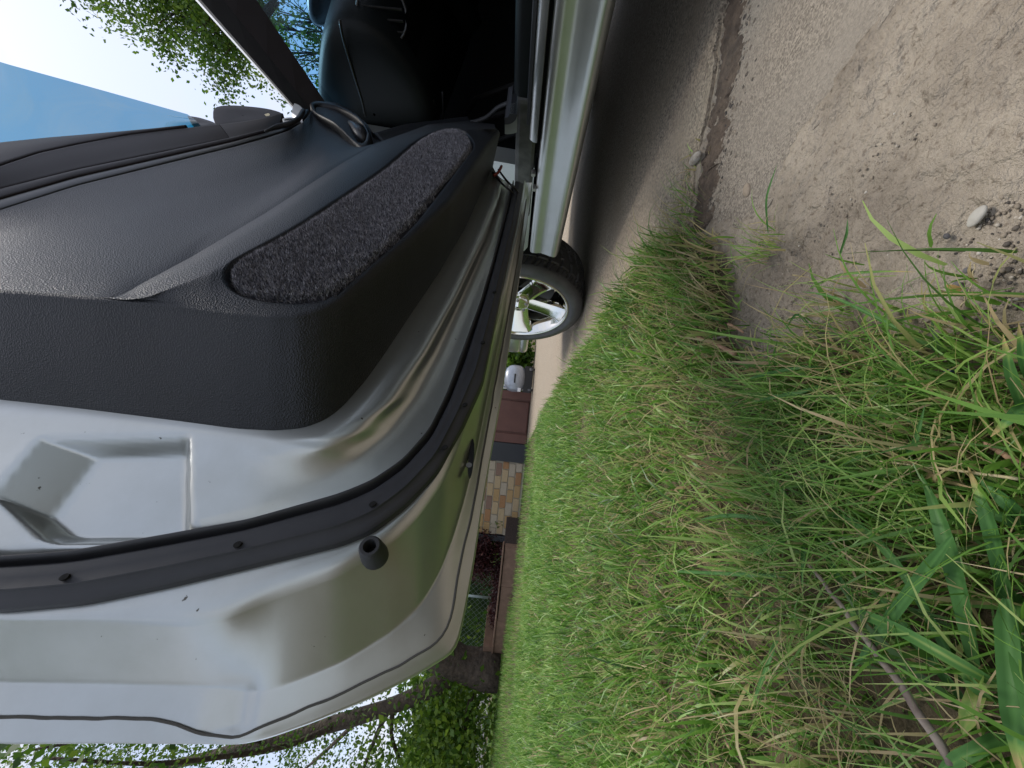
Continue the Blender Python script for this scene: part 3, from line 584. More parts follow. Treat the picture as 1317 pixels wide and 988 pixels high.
MC = 260
def contour(pts, n, corner, pre=None, n_end=None, k=3):
    """pts: outline points; n: offset(s) from skin; corner: index where the rear edge turns into the bottom edge"""
    nn = n if hasattr(n, '__len__') else [n]*len(pts)
    A = [dp(x, y, q) for (x, y), q in zip(pts, nn)]
    if pre is not None: A = [np.array(pre)]+A; corner += 1
    a = resample(A[:corner+1], MC//2, 0); b = resample(A[corner:], MC//2+1, 0); Q = np.concatenate([a, b[1:]])
    for _ in range(k): Q[1:-1] = 0.25*Q[:-2]+0.5*Q[1:-1]+0.25*Q[2:]
    return Q
hem = contour([(0, 957), (150, 956), (250, 957), (305, 958), (340, 950), (400, 929), (470, 900), (540, 865), (580, 840), (587, 834), (592, 815), (600, 775), (610, 720), (620, 650), (632, 580), (647, 497), (659, 417), (671, 337), (679, 280), (684, 235)], 0.0, 9, (1.104, .97, 0), k=2)
hemb = hem.copy(); hemb[:, 2] -= 0.007
heml = contour([(0, 923), (120, 924), (203, 925), (260, 943), (303, 950), (330, 938), (438, 893), (510, 858), (560, 829), (575, 815), (581, 795), (590, 733), (600, 690), (607, 660), (622, 580), (636, 500), (651, 420), (665, 340), (674, 280), (680, 235)], 0.004, 8, (1.088, .97, .004), k=2)
foot = contour([(0, 878), (130, 880), (280, 884), (320, 890), (352, 886), (390, 872), (440, 851), (503, 812), (541, 778), (566, 735), (583, 690), (596, 647), (613, 580), (629, 500), (646, 420), (661, 340), (671, 280), (678, 235)], 0.010, 8, (1.074, .97, .010), k=2)
topc = contour([(0, 803), (130, 803), (243, 806), (290, 797), (346, 772), (438, 740), (503, 699), (540, 662), (572, 617), (591, 572), (607, 520), (631, 445), (652, 370), (667, 300), (676, 235)], 0.050, 7, (1.05, .97, .05))
topi = contour([(0, 796), (130, 794), (243, 793), (290, 781), (346, 756), (438, 722), (500, 681), (533, 650), (567, 607), (589, 562), (606, 508), (630, 435), (650, 362), (666, 294), (675, 232)], 0.054, 7, (1.045, .97, .054))
sealo = contour([(0, 789), (108, 779), (216, 757), (325, 731), (440, 703), (481, 686), (525, 652), (564, 610), (592, 558), (621, 494), (637, 417), (651, 350), (664, 293), (673, 240)], 0.054, 6, (1.04, .97, .054))
seali = contour([(0, 722), (108, 714), (216, 695), (325, 675), (440, 642), (481, 625), (520, 598), (553, 560), (575, 514), (599, 447), (618, 394), (634, 340), (650, 277), (659, 240)], 0.058, 6, (1.012, .97, .058))
crB = contour([(0, 700), (108, 694), (216, 676), (325, 652), (420, 612), (460, 592), (500, 557), (535, 510), (564, 455), (597, 382), (631, 307), (645, 262), (652, 232)], 0.064, 6, (1.0, .97, .064))
crA = contour([(0, 560), (60, 566), (150, 572), (250, 577), (340, 588), (410, 580), (455, 560), (500, 520), (544, 455), (584, 384), (617, 312), (635, 265), (645, 230)], 0.078, 6, (0.905, .97, .078))
crC = contour([(0, 531), (100, 539), (234, 553), (351, 567), (410, 564), (450, 542), (490, 495), (525, 440), (568, 370), (605, 300), (625, 256), (638, 222)], 0.082, 4, (.884, .97, .082))
tbs = contour([(0, 514), (100, 525), (234, 542), (301, 551), (351, 554), (390, 551), (420, 540), (440, 524), (470, 490), (497, 452), (530, 402), (564, 352), (597, 296), (617, 252), (634, 215)], 0.082, 5, (.872, .99, .082))
# pressed pockets in the inner shell
def dpoly(pts, n): return [tuple(dp(x, y, n)[:2]) for x, y in pts]
pocket = dpoly([(-14, 632), (50, 578), (64, 571), (250, 569), (233, 692), (64, 695), (46, 690)], 0.070)
h_ap, h_sq = dp(-10, 632, .07)[1], dp(66, 632, .07)[1]
rows_in = catmull_rows([seali, crB, crA, crC, tbs], [10, 60, 8, 4])
def lr(a, b, f): return a*(1-f)+b*f
shell_rows = catmull_rows([hemb, hem, lr(hem, heml, .12), heml, lr(heml, foot, .90), foot, lr(foot, topc, .07), lr(foot, topc, .5), lr(foot, topc, .95), topc, topi, sealo], [2, 1, 4, 12, 3, 3, 8, 5, 2, 2, 2])
A = np.stack(shell_rows+[sealo*0.5+seali*0.5]+rows_in, 0); nr = A.shape[0]
k0 = len(shell_rows)+1
inn = A[k0:]; tt, hh = inn[..., 0], inn[..., 1]
d1 = poly_dist(tt, hh, pocket)
inn[..., 2] -= 0.020*np.minimum(sstep(-0.003, 0.012, d1), np.clip((h_ap-hh)/(h_ap-h_sq), 0, 1)**1.0)
# shallow tilted dent in the flange, shaped to give a dark reflected patch
dk = poly_dist(A[:k0, :, 0], A[:k0, :, 1], dpoly([(268, 882), (334, 870), (318, 946), (258, 944)], .006))
h_a, h_b = dp(260, 915, .006)[1], dp(326, 912, .006)[1]
A[:k0, :, 2] -= .0042*np.minimum(sstep(-.004, .010, dk), np.clip((h_a-A[:k0, :, 1])/(h_a-h_b), 0, 1))
V = TW(A.reshape(-1, 3)); F = grid_faces(nr, MC)
me = new_mesh('door', V, F, silver_in, True); door = link('door', me, car); door['label'] = 'open driver door with silver inner shell'
# outer skin of the door
tt_ = np.linspace(0.02, 1.10, 40); rows = []
hemT = hem[:, :]
for kk, (f, nb) in enumerate([(0.0, -.007), (0.03, -.012), (0.3, -.03), (0.6, -.04), (0.85, -.03), (1.0, -.01)]):
    top_line = np.c_[np.interp(np.linspace(0, 1, MC), [0, 1], [1.08, 0.05]), np.full(MC, .93), np.full(MC, 0)]
    r_ = hem*(1-f)+top_line*f; r_[:, 2] = nb+0.10*f*f; rows.append(TW(r_))
link('outer_skin', loft('outer_skin', rows, silver, 3), door)
# sealer line running along the hem
q = heml.copy(); q[:, 2] += 0.0006
q[:, :2] += 0.0009*np.c_[vnoise(np.arange(MC)*.31, np.zeros(MC), 1, 3), vnoise(np.arange(MC)*.31, np.zeros(MC), 1, 4)]
Vt, Ft = tube(TW(q[2:-14]), 0.0010, 5); link('seam_sealer', new_mesh('seam_sealer', Vt, Ft, mat('dirty_sealer', (0.10, 0.095, 0.085), 0.8)), door)
# rubber seal band
def mixc(a, b, f, n): r = a*(1-f)+b*f; r[:, 2] = n; return r
ex = dict(); so_, si_ = sealo, seali
rows = [mixc(so_, si_, -0.01, .050), mixc(so_, si_, 0.0, .0585), mixc(so_, si_, .02, .061), mixc(so_, si_, .30, .064), mixc(so_, si_, .33, .0665), mixc(so_, si_, .36, .066), mixc(so_, si_, .72, .068), mixc(so_, si_, .78, .066), mixc(so_, si_, .82, .059), mixc(so_, si_, .87, .060), mixc(so_, si_, .90, .069), mixc(so_, si_, .96, .071), mixc(so_, si_, 1.02, .066), mixc(so_, si_, 1.03, .054)]
link('rubber_seal', loft('rubber_seal', [TW(r) for r in rows], rubber, 2), door)
def disc(name, x, y, n, rx, ry, mt, axis_rot=0.0, parent=None, h=0.002):
    c = dp(x, y, n); Vs = []; k = 16
    for nn, sc_ in ((n-h, 1.0), (n, 1.0), (n, 0.7)):
        for i in range(k):
            a_ = 2*math.pi*i/k; u, v = rx*sc_*math.cos(a_), ry*sc_*math.sin(a_); u, v = u*math.cos(axis_rot)-v*math.sin(axis_rot), u*math.sin(axis_rot)+v*math.cos(axis_rot)
            Vs.append(dw(c[0]+u, c[1]+v, nn))
    F_ = [(r*k+i, r*k+(i+1) % k, (r+1)*k+(i+1) % k, (r+1)*k+i) for r in range(2) for i in range(k)]+[tuple(2*k+i for i in range(k))]
    return link(name, new_mesh(name, Vs, F_, mt), parent)
for x, y, nz in ((82, 742, .0685), (305, 700, .0685), (479, 648, .0685), (572, 575, .0685), (598, 520, .0685), (621, 440, .0685), (636, 375, .0685)):
    disc('drain_hole', x, y, nz, .0030, .0022, voidm, 0.9, door, 0.002)
disc('drain_grommet', 606, 588, .028, .024, .0030, blackp, -0.08, door, .004)
disc('drain_grommet', 603, 598, .029, .003, .0032, steel, -0.08, door, .002)
# rubber bump stop
c = dp(483, 716, .0535); prof = [(0.0, .0135), (0.004, .0138), (0.016, .0118), (.0185, .0112), (.0205, .0095), (.0205, .0066), (.019, .0058), (.007, .0052), (.007, .0)]
V = []; k = 28; ax_ = (ND*0.97+np.array([0, 0, 0.0])-ED*0.0); ax_ /= np.linalg.norm(ax_); e1 = ED; e2 = np.array([0, 0, 1.0])
cb = dw(*c)
for z_, r_ in prof:
    for i in range(k): V.append(cb+ax_*z_*1.15+(e1*math.cos(6.2832*i/k)+e2*math.sin(6.2832*i/k))*r_*0.78)
F = [(r*k+i, r*k+(i+1) % k, (r+1)*k+(i+1) % k, (r+1)*k+i) for r in range(len(prof)-1) for i in range(k)]
link('bump_stop', smooth_by_angle(new_mesh('bump_stop', V, F, mat('bump_rubber', (0.03, 0.031, 0.034), 0.6, 0, 0, ('noise', 400, 0.1, 0.0006))), 50), door)

# inner trim: side wall, ridge, shelf, upper panel
rdg_px = [(0, 386), (60, 390), (124, 395), (160, 397), (200, 400), (301, 413), (351, 418), (384, 417), (415, 408), (440, 394), (480, 356), (530, 312), (580, 263), (610, 218), (628, 190), (643, 172)]
rn = .160
ridge = contour(rdg_px, rn, 7, (.822, .99, rn), k=1)
def off(c_, dt, dh, n): r = c_.copy(); r[:, 0] += dt; r[:, 1] += dh; r[:, 2] = n; return r
wall_dir = ridge[:, :2]-tbs[:, :2]
def lerp(f, n): r = tbs*(1-f)+ridge*f; r[:, 2] = n; return r
ins = np.gradient(ridge[:, :2], axis=0); ins /= np.linalg.norm(ins, axis=1)[:, None]+1e-9
innorm = np.c_[-ins[:, 1], ins[:, 0]]                       # towards inside of the panel
if (innorm[10]@np.array([-1, 0])) < 0: innorm = -innorm
for _ in range(10): innorm[1:-1] = (innorm[:-2]+2*innorm[1:-1]+innorm[2:])/4
def inset(d, n): r = ridge.copy(); r[:, :2] += innorm*d; r[:, 2] = n; return r
base_skirt = tbs.copy(); base_skirt[:, 2] -= .004
rows = [base_skirt, tbs, lerp(.06, .088), lerp(.5, .124), lerp(.85, .150), lerp(.96, .158), inset(.0010, .1622), inset(.0032, .1656), inset(.0065, .1668)]
link('door_trim', loft('door_trim', [TW(r) for r in rows], leather, [1, 2, 4, 4, 3, 3, 3, 2]), door)
# shelf surface between ridge (from the notch) and the valley line
KS = 420
i_dip = int(np.argmin(np.linalg.norm(ridge[:, :2]-dp(124, 395, rn)[:2], axis=1)))
low = inset(.0065, .1668)[i_dip:]; low = resample(low, KS, 0)
val_px = [(128, 390), (180, 366), (247, 330), (340, 275), (400, 236), (440, 210), (480, 187), (520, 172), (553, 160), (600, 156), (636, 160)]
def vn_(px, a, b): q = np.clip((px-126)/150, 0, 1); return a+(b-a)*q*q*(3-2*q)
val = resample([dp(x, y, vn_(x, .1655, .152)) for x, y in val_px], KS, 2)
bumpl = resample([dp(x, y, vn_(x, .1665, .170)) for x, y in [(132, 392), (185, 371), (255, 337), (350, 281), (410, 241), (450, 214), (487, 193), (524, 178), (556, 166), (602, 161), (637, 164)]], KS, 2)
bump2 = resample([dp(x, y, vn_(x, .1668, .176)) for x, y in [(138, 394), (196, 380), (272, 349), (372, 291), (430, 250), (470, 221), (502, 200), (535, 184), (562, 173), (605, 166), (638, 166)]], KS, 2)
mid = bump2*.5+low*.5; mid[:, 2] += .001
rows = [low, low*.85+bump2*.15+np.array([0, 0, .001]), mid, bump2, bumpl, val]
kk_ = sstep(0, 19, np.arange(KS))[:, None]; rows = [low*(1-kk_)+r*kk_ for r in rows]; val = rows[-1]
rows = catmull_rows(rows, [6, 30, 30, 10, 8])
A2 = np.stack(rows, 0)
carpet_px = [(294, 353), (296, 371), (306, 380), (327, 384), (384, 389), (412, 387), (432, 378), (454, 358), (495, 320), (527, 289), (567, 241), (597, 202), (607, 191), (607, 183), (598, 174), (582, 169), (560, 171), (539, 184), (493, 223), (437, 261), (395, 290), (349, 317)]
cpoly = [tuple(dp(x, y, .1672 if i < 13 else (.170 if i < 16 else .1735))[:2]) for i, (x, y) in enumerate(carpet_px)]; _q = resample([(*p, 0) for p in cpoly+[cpoly[0]]], 140, 0)[:-1]
for _ in range(9): _q = (np.roll(_q, 1, 0)+2*_q+np.roll(_q, -1, 0))/4
cpoly = [tuple(p[:2]) for p in _q]
dcar = poly_dist(A2[..., 0], A2[..., 1], cpoly)
A2[..., 2] -= 0.010*sstep(-0.007, 0.001, dcar)
link('armrest_shelf', new_mesh('armrest_shelf', TW(A2.reshape(-1, 3)), grid_faces(A2.shape[0], KS), leather, True), door)
# carpet insert: padded board + pile fibres, standing in the recess of the shelf
Vc = A2.copy(); Vc[..., 2] += 0.0135*sstep(-0.0030, 0.0035, dcar)-.0025
Fg = grid_faces(A2.shape[0], KS); keep = (dcar.ravel()[Fg] > -0.009).all(1)
link('carpet_insert', new_mesh('carpet_insert', TW(Vc.reshape(-1, 3)), Fg[keep], mat('carpet_base', (0.035, 0.036, 0.044), 0.95, 0, 0, ('noise', 700, 1, 0.002), None, 0.1), True), door)
nf = 85000; Vq = Vc.reshape(-1, 3); Fi = Fg[(dcar.ravel()[Fg] > -0.0020).all(1)]; Pq = Vq[Fi]
ar = np.linalg.norm(np.cross(Pq[:, 1]-Pq[:, 0], Pq[:, 3]-Pq[:, 0]), axis=1); ci_ = rng.choice(len(Fi), nf, p=ar/ar.sum()); a_ = rng.random((nf, 1)); b_ = rng.random((nf, 1))
Pq = Pq[ci_]; root_p = (Pq[:, 0]*(1-a_)+Pq[:, 1]*a_)*(1-b_)+(Pq[:, 3]*(1-a_)+Pq[:, 2]*a_)*b_
tipo = rng.normal(0, 0.0010, (nf, 3)); tipo[:, 2] = rng.uniform(.0012, .0042, nf); side = rng.normal(0, 1, (nf, 3)); side /= np.linalg.norm(side, axis=1)[:, None]; side *= 0.00032
cl = vnoise(root_p[:, 0], root_p[:, 1], 260, 5)
Vf = np.stack([TW(root_p-side), TW(root_p+side), TW(root_p+tipo)], 1).reshape(-1, 3)
o = link('carpet_pile', new_mesh('carpet_pile', Vf, np.arange(nf*3).reshape(-1, 3), fibre_m, False, np.repeat(np.clip(rng.normal(.45, .25, nf)+.25*cl, 0, 1), 3)), door); o['kind'] = 'stuff'
# upper panel between rear ridge / valley and the belt
KU = 120
rear_low = inset(.0065, .1668)[:i_dip+1]
lowU = np.concatenate([resample(rear_low, 31, 0)[:-1], resample(val, 90, 0)])
belt_px = [(0, 271), (50, 255), (100, 239), (200, 214), (301, 189), (345, 177), (372, 168), (390, 157), (399, 146), (402, 137), (410, 131), (430, 131)]
beltA = resample([np.array([.80, 1.005, .135])]+[dp(x, y, .133) for x, y in belt_px]+[dp(455, 143, .128), dp(472, 160, .125), dp(479, 172, .125), dp(520, 160, .125), dp(600, 150, .125)], 400, 2)
# pair: bottom fraction -> belt fraction
fr = np.r_[np.linspace(0, .30, 30), np.linspace(.30, 1, 91)[1:]]
dB = np.r_[0, np.cumsum(np.linalg.norm(np.diff(beltA, axis=0), axis=1))]; dB /= dB[-1]
bU = np.stack([np.interp(fr, dB, beltA[:, c]) for c in range(3)], 1)
def mx_(f, n): r = lowU*(1-f)+bU*f; r[:, 2] = n; return r
tap = .45+.55*sstep(25, 70, np.arange(KU))
lowS = lowU.copy()
for _ in range(60): lowS[1:-1] = (lowS[:-2]+2*lowS[1:-1]+lowS[2:])/4
rows = [lowU, lowU*.97+bU*.03]
for f, dn in ((.12, -.004), (.35, -.016), (.6, -.020), (.82, -.010), (.95, -.001)):
    r = lowS*(1-f)+bU*f; r[:, 2] += dn*tap; rows.append(r)
rows.append(bU); bU2 = bU.copy(); bU2[:, 2] -= .010; rows.append(bU2)
link('upper_trim', loft('upper_trim', [TW(r) for r in rows], leather, [1, 3, 5, 5, 5, 3, 3, 2]), door)
# belt-line mouldings
def strip(name, a_px, b_px, na, nb, mt, prea=None, preb=None, crown=.003, K=70):
    a = resample(([np.array(prea)] if prea else [])+[dp(x, y, na) for x, y in a_px], K, 2); b = resample(([np.array(preb)] if preb else [])+[dp(x, y, nb) for x, y in b_px], K, 2)
    lo = a.copy(); lo[:, 2] -= .012; hi = b.copy(); hi[:, 2] -= .012; mid_ = (a+b)/2; mid_[:, 2] += crown
    return link(name, loft(name, [TW(r) for r in (lo, a, a*.9+b*.1+np.array([0, 0, crown*.6]), mid_, a*.1+b*.9+np.array([0, 0, crown*.6]), b, hi)], mt, [1, 2, 3, 3, 2, 1]), door)
strip('window_seal', [(-40, 285), (0, 271), (100, 239), (200, 214), (301, 189), (367, 169), (390, 155), (398, 143)], [(-40, 270), (0, 258), (100, 229), (200, 206), (301, 183), (362, 164), (384, 152), (392, 142)], .1335, .135, blackp)
strip('window_lip', [(-40, 268), (0, 256), (100, 227.5), (200, 205), (301, 182), (345, 170)], [(-40, 256), (0, 244), (100, 219), (200, 198.5), (301, 177), (344, 167)], .137, .139, plum)
strip('belt_panel', [(-40, 256), (0, 244), (100, 219), (200, 198.5), (296, 179)], [(-40, 230), (0, 214), (50, 197), (100, 186), (167, 173), (281, 160)], .138, .150, plum, crown=.002)
strip('corner_panel', [(297, 180), (320, 174), (345, 168), (360, 160)], [(282, 160), (310, 157), (340, 152), (364, 146)], .138, .146, plum, crown=.002, K=30)
strip('outer_moulding', [(-40, 232), (0, 213), (50, 197), (100, 186), (167, 174), (238, 165)], [(-40, 192), (0, 184), (60, 178), (134, 172), (200, 167), (241, 163)], .150, .150, plum, crown=.004)
# screw cap, lever and edge strip at the front corner of the window
disc('screw_cap', 371, 153, .150, .0125, .0105, white_p, 0.4, door, .006)
disc('screw_slot', 371, 153, .1515, .0085, .0022, blackp, 0.7, door, .002); disc('screw_slot', 373, 154, .1518, .0018, .0062, blackp, 0.7, door, .002)
pp = resample([dp(x, y, .150) for x, y in [(341, 169), (356, 163), (372, 160), (384, 153), (390, 143)]], 24, 1); Vt, Ft = tube(TW(pp), np.r_[np.linspace(.002, .005, 6), np.full(18, .005)], 8); link('edge_strip', new_mesh('edge_strip', Vt, Ft, rubber, True), door)
strip('end_cap', [(375, 146), (381, 150), (388, 152)], [(379, 133), (386, 136), (392, 143)], .142, .140, white_p, crown=.002, K=16)
# side window, partly raised
ga = [dp(x, y, n) for x, y, n in ((-60, 203, .135), (0, 190, .135), (134, 176, .135), (262, 166, .135))]
gb = [dp(x, y, n) for x, y, n in ((-60, 56, .215), (0, 80, .21), (120, 113, .185), (241, 147, .15))]
ga = resample(ga, 20, 0); gb = resample(gb, 20, 0); th = np.array([0, 0, .004])
rows = [ga-th, ga, ga*.5+gb*.5+np.array([0, 0, .004]), gb, gb-th, (ga*.5+gb*.5)]
link('window_glass', loft('window_glass', [TW(r) for r in rows[1:4]], glass_side, [6, 6]), door)
# door mirror
def blob(name, outline, n0, depth, mt, parent, K=36, fr_=(0, .3, .62, .85, 1)):
    P = resample([dp(x, y, n0) for x, y in outline+[outline[0]]], K, 1); cc = P.mean(0); rows = []
    for f in fr_:
        s_ = math.sqrt(max(0, 1-f*f))*.999+.001; r = cc+(P-cc)*s_; r[:, 2] = n0+depth*f; rows.append(r)
    rows2 = [cc+(P-cc)*np.array([.02, .02, 1])]+[P]
    me_ = loft(name, [TW(r) for r in [rows2[0]]+[P*.97+cc*.03+np.array([0, 0, -.002*np.sign(depth)])]+rows], mt, 2); return link(name, me_, parent)
mir = blob('side_mirror', [(274, 152), (274, 142), (279, 137), (300, 136), (334, 139), (352, 142), (366, 147), (360, 156), (330, 160), (300, 163), (278, 164)], .075, -.11, mat('mirror_shell', (.010, .0065, .0075), .6, 0, 0, ('noise', 300, .1, .0006), None, .12), door)
blob('mirror_foot', [(241, 150), (256, 152), (275, 158), (282, 163), (262, 166), (250, 166)], .10, -.06, plum, door, 24)
Vm = [dw(*dp(x, y, .0765)) for x, y in ((340, 147), (345, 145.5), (349, 146), (346, 149), (342, 149.5))]; link('mirror_badge', new_mesh('mirror_badge', Vm, [(0, 1, 2, 3, 4)], mat('amber_badge', (.5, .38, .12), .4)), door)
# inner door handle: bezel, cup and lever
op = [(405, 139), (407, 146), (411, 150), (431, 160), (441, 169), (450, 179), (459, 186), (467, 188), (471, 182), (472, 174), (467, 163), (459, 154), (447, 146), (430, 139), (414, 136), (407, 136)]
P = resample([dp(x, y, .133) for x, y in op+[op[0]]], 80, 2); Pc = P.mean(0)
def sc(P_, s_, n): r = Pc+(P_-Pc)*s_; r[:, 2] = n; return r
rows = [sc(P, 1.22, .122), sc(P, 1.20, .134), sc(P, 1.12, .139), sc(P, 1.03, .138), sc(P, .98, .132), sc(P, .94, .110), sc(P, .5, .100), sc(P, .02, .098)]
link('handle_bezel', loft('handle_bezel', [TW(r) for r in rows], mat('bezel_black', (.010, .010, .011), .48, spec=.3), [2, 2, 2, 2, 3, 2, 1]), door)
lv = resample([dp(x, y, n) for x, y, n in [(470, 186, .118), (467, 178, .130), (463, 171, .134), (457, 163, .131), (449, 157, .122)]], 14, 1); Vt, Ft = tube(TW(lv), [.006, .009, .0115, .0125, .012, .0115, .0105, .0095, .0085, .008, .007, .006, .005, .003], 12)
link('handle_lever', new_mesh('handle_lever', Vt, Ft, mat('lever_grey', (.028, .028, .031), .42), True), door)
# hinge-side end of the shell with cable boot and red tag
for dy_ in (0, 7): 
    pts_ = [dp(x, y, n) for x, y, n in [(634+dy_, 222-dy_*.5, .085), (645+dy_, 236-dy_*.4, .088), (656+dy_, 245-dy_*.3, .080), (663+dy_*.6, 252-dy_*.5, .060)]]
    Vt, Ft = tube(TW(resample(pts_, 14, 1)), .0022, 6); link('cable', new_mesh('cable', Vt, Ft, blackp, True), door)
Vt, Ft = tube(TW(resample([dp(635, 226, .090), dp(641, 222, .092), dp(645, 214, .090)], 6, 0)), .003, 6); link('red_tag', new_mesh('red_tag', Vt, Ft, redp, True), door)

# ---- body: sill and side skirt (profile swept along the car)
def sweep(name, prof, ys, mt, parent, ytrim=None, smooth_ang=30):
    rows = [np.array([[x, y, z] for x, z in prof]) for y in ys]
    if ytrim: rows = [ytrim(r, i) for i, r in enumerate(rows)]
    me_ = new_mesh(name, np.stack(rows, 0).reshape(-1, 3), grid_faces(len(rows), len(prof)), mt, True); return link(name, smooth_by_angle(me_, smooth_ang), parent)
ys = np.linspace(-1.2, 1.275, 24)
skirt = [(1.10, .172), (.845, .172), (.820, .180), (.8135, .186), (.812, .194), (.8145, .205), (.820, .222), (.8235, .236), (.8245, .246), (.822, .258), (.822, .270), (.826, .278), (.834, .281)]
sweep('side_skirt', skirt, ys, silver, car, smooth_ang=60)
V = [(x, 1.275, z) for x, z in skirt]; V.append((1.10, 1.275, .281)); link('skirt_end', new_mesh('skirt_end', V, [tuple(range(len(V)))], silver), car)
sweep('sill_gap', [(.836, .279), (.842, .2845), (.836, .2895)], np.linspace(-1.2, .86, 4), blackp, car)
sweep('sill_step', [(.836, .2885), (.826, .290), (.828, .300), (.836, .309), (.842, .311)], np.linspace(-1.2, .80, 6), silver_in, car, smooth_ang=70)
sweep('sill_seal', [(.842, .309), (.836, .312), (.837, .3185), (.845, .3205)], np.linspace(-1.2, .76, 4), rubber, car)
sweep('sill_trim', [(.845, .319), (.846, .338), (.852, .349), (.866, .353), (.92, .353), (.94, .33), (.95, .22)], np.linspace(-1.2, .70, 6), leather_d, car, smooth_ang=50)
# curved corner of the door opening (sill to hinge pillar)
def corner(name, c, r0, r1, x0, x1, mt, a0=0, a1=90):
    V = []; k = 14
    for i in range(k):
        a_ = R(a0+(a1-a0)*i/(k-1))
        for r_, x_ in ((r0, x0), (r1, x0), (r1, x1), (r0, x1)): V.append((x_, c[0]+r_*math.sin(a_), c[1]-r_*math.cos(a_)))
    F_ = [(i*4+q, i*4+(q+1) % 4, (i+1)*4+(q+1) % 4, (i+1)*4+q) for i in range(k-1) for q in range(4)]
    return link(name, smooth_by_angle(new_mesh(name, V, F_, mt), 40), car)
corner('jamb_corner', (.735, .372), .0605, .030, .840, .90, silver_in)
corner('jamb_seal', (.735, .372), .030, .012, .836, .93, rubber)
link('kick_panel', MB().box((.915, .96, .36), (.96, 1.10, .80)).mesh('kick_panel', voidm, bevel=.01), car)
b_ = MB().box((.838, .70, .292), (.95, 1.10, .345)); link('hinge_pillar', b_.mesh('hinge_pillar', mat('grimy_jamb', (.12, .12, .115), .55, .4, 0, None, (30, (.05, .05, .048), .3, .7)), bevel=.01), car)
for y_, z_ in ((.90, .292), (.955, .285)):
    Vt, Ft = tube([(.836, y_, z_), (.820, y_, z_)], .006, 10); link('bolt', new_mesh('bolt', Vt, Ft, steel), car)
# ---- fender, front bumper, hood, roof, rear quarter (mostly behind the door)
def side_panel(name, outline, X, th_, mt, bev=.012):
    bm = bmesh.new(); vv = [bm.verts.new((X(y, z), y, z)) for y, z in outline]; f = bm.faces.new(vv)
    r_ = bmesh.ops.extrude_face_region(bm, geom=[f]); 
    for v in r_['geom']:
        if isinstance(v, bmesh.types.BMVert): v.co.x += th_
    bmesh.ops.recalc_face_normals(bm, faces=bm.faces); bmesh.ops.triangulate(bm, faces=[q for q in bm.faces if len(q.verts) > 4])
    me_ = bpy.data.meshes.new(name); bm.to_mesh(me_); bm.free(); me_.materials.append(mt); return link(name, smooth_by_angle(me_, 40), car)
WY, WZ, WR = 1.73, .31, .31
arch = [(WY+.365*math.cos(R(a_)), WZ+.365*math.sin(R(a_))) for a_ in range(168, -1, -8)]
side_panel('fender', [(.90, .29), (1.275, .29), (1.30, .30)]+[(y, z) for y, z in arch if y > 1.31][0:]+[(2.12, .33), (2.20, .62), (1.9, .76), (1.4, .84), (.90, .885)], lambda y, z: .845+.05*max(0, (z-.62)/.25)**2+.10*max(0, (y-1.9)/.35)**2, .05, silver)
rows = []
for z_, off_ in ((.235, .05), (.238, .012), (.262, .0), (.285, .006), (.292, .0), (.40, .0), (.50, .03), (.60, .09)):
    rows.append(np.array([[.84+off_, 2.10, z_], [.812+off_, 2.20, z_], [.800+off_, 2.32-off_*.3, z_], [.812+off_, 2.42-off_*.5, z_], [.90+off_, 2.52-off_, z_], [1.3, 2.62-off_, z_], [1.65, 2.64-off_, z_], [2.1, 2.60-off_, z_], [2.45, 2.40-off_, z_]]))
link('front_bumper', loft('front_bumper', [resample(r, 40, 1) for r in rows], silver, 3), car)
hd = []
for y_, z_ in ((.98, .92), (1.3, .88), (1.7, .80), (2.1, .72), (2.5, .60)): hd.append(resample([(.88+.05*max(0, y_-2), y_, z_-.05), (.95, y_, z_), (1.3, y_, z_+.03), (1.65, y_, z_+.035), (2.0, y_, z_+.03), (2.35, y_, z_), (2.42, y_, z_-.05)], 24, 1))
link('hood', loft('hood', hd, silver, 4), car)
# A pillar from the photographed base up to the roof
Pb = on_x(378, 139, .82); Pt = on_x(254, 0, .90); Pi_b = on_x(410, 119, .90); Pi_t = on_x(330, 0, .975)
dO = Pt-Pb; dI = Pi_t-Pi_b; kx = 2.35
def pil(name, a, b, mt, bv=.004):
    rows = []
    for f in np.linspace(-.25, kx, 8): rows.append([Pb+dO*f, Pi_b+dI*f])
    V = []; 
    for o_, i_ in rows:
        for p, dxy in ((o_+(i_-o_)*a, (0, 0, 0)), (o_+(i_-o_)*b, (0, 0, 0))): V.append(p)
        bk = np.array([.02, .05, .01]); V.append(o_+(i_-o_)*b+bk); V.append(o_+(i_-o_)*a+bk)
    F_ = [(i*4+q, i*4+(q+1) % 4, (i+1)*4+(q+1) % 4, (i+1)*4+q) for i in range(7) for q in range(4)]
    return link(name, new_mesh(name, V, F_, mt), car)
pil('pillar_edge', 0.0, .05, white_p); pil('pillar_seal', .052, .42, rubber); pil('pillar_trim', .422, 1.0, mat('pillar_cloth', (.035, .03, .034), .8, 0, 0, ('noise', 600, .3, .001)))
top_o = Pb+dO*kx; top_i = Pi_b+dI*kx
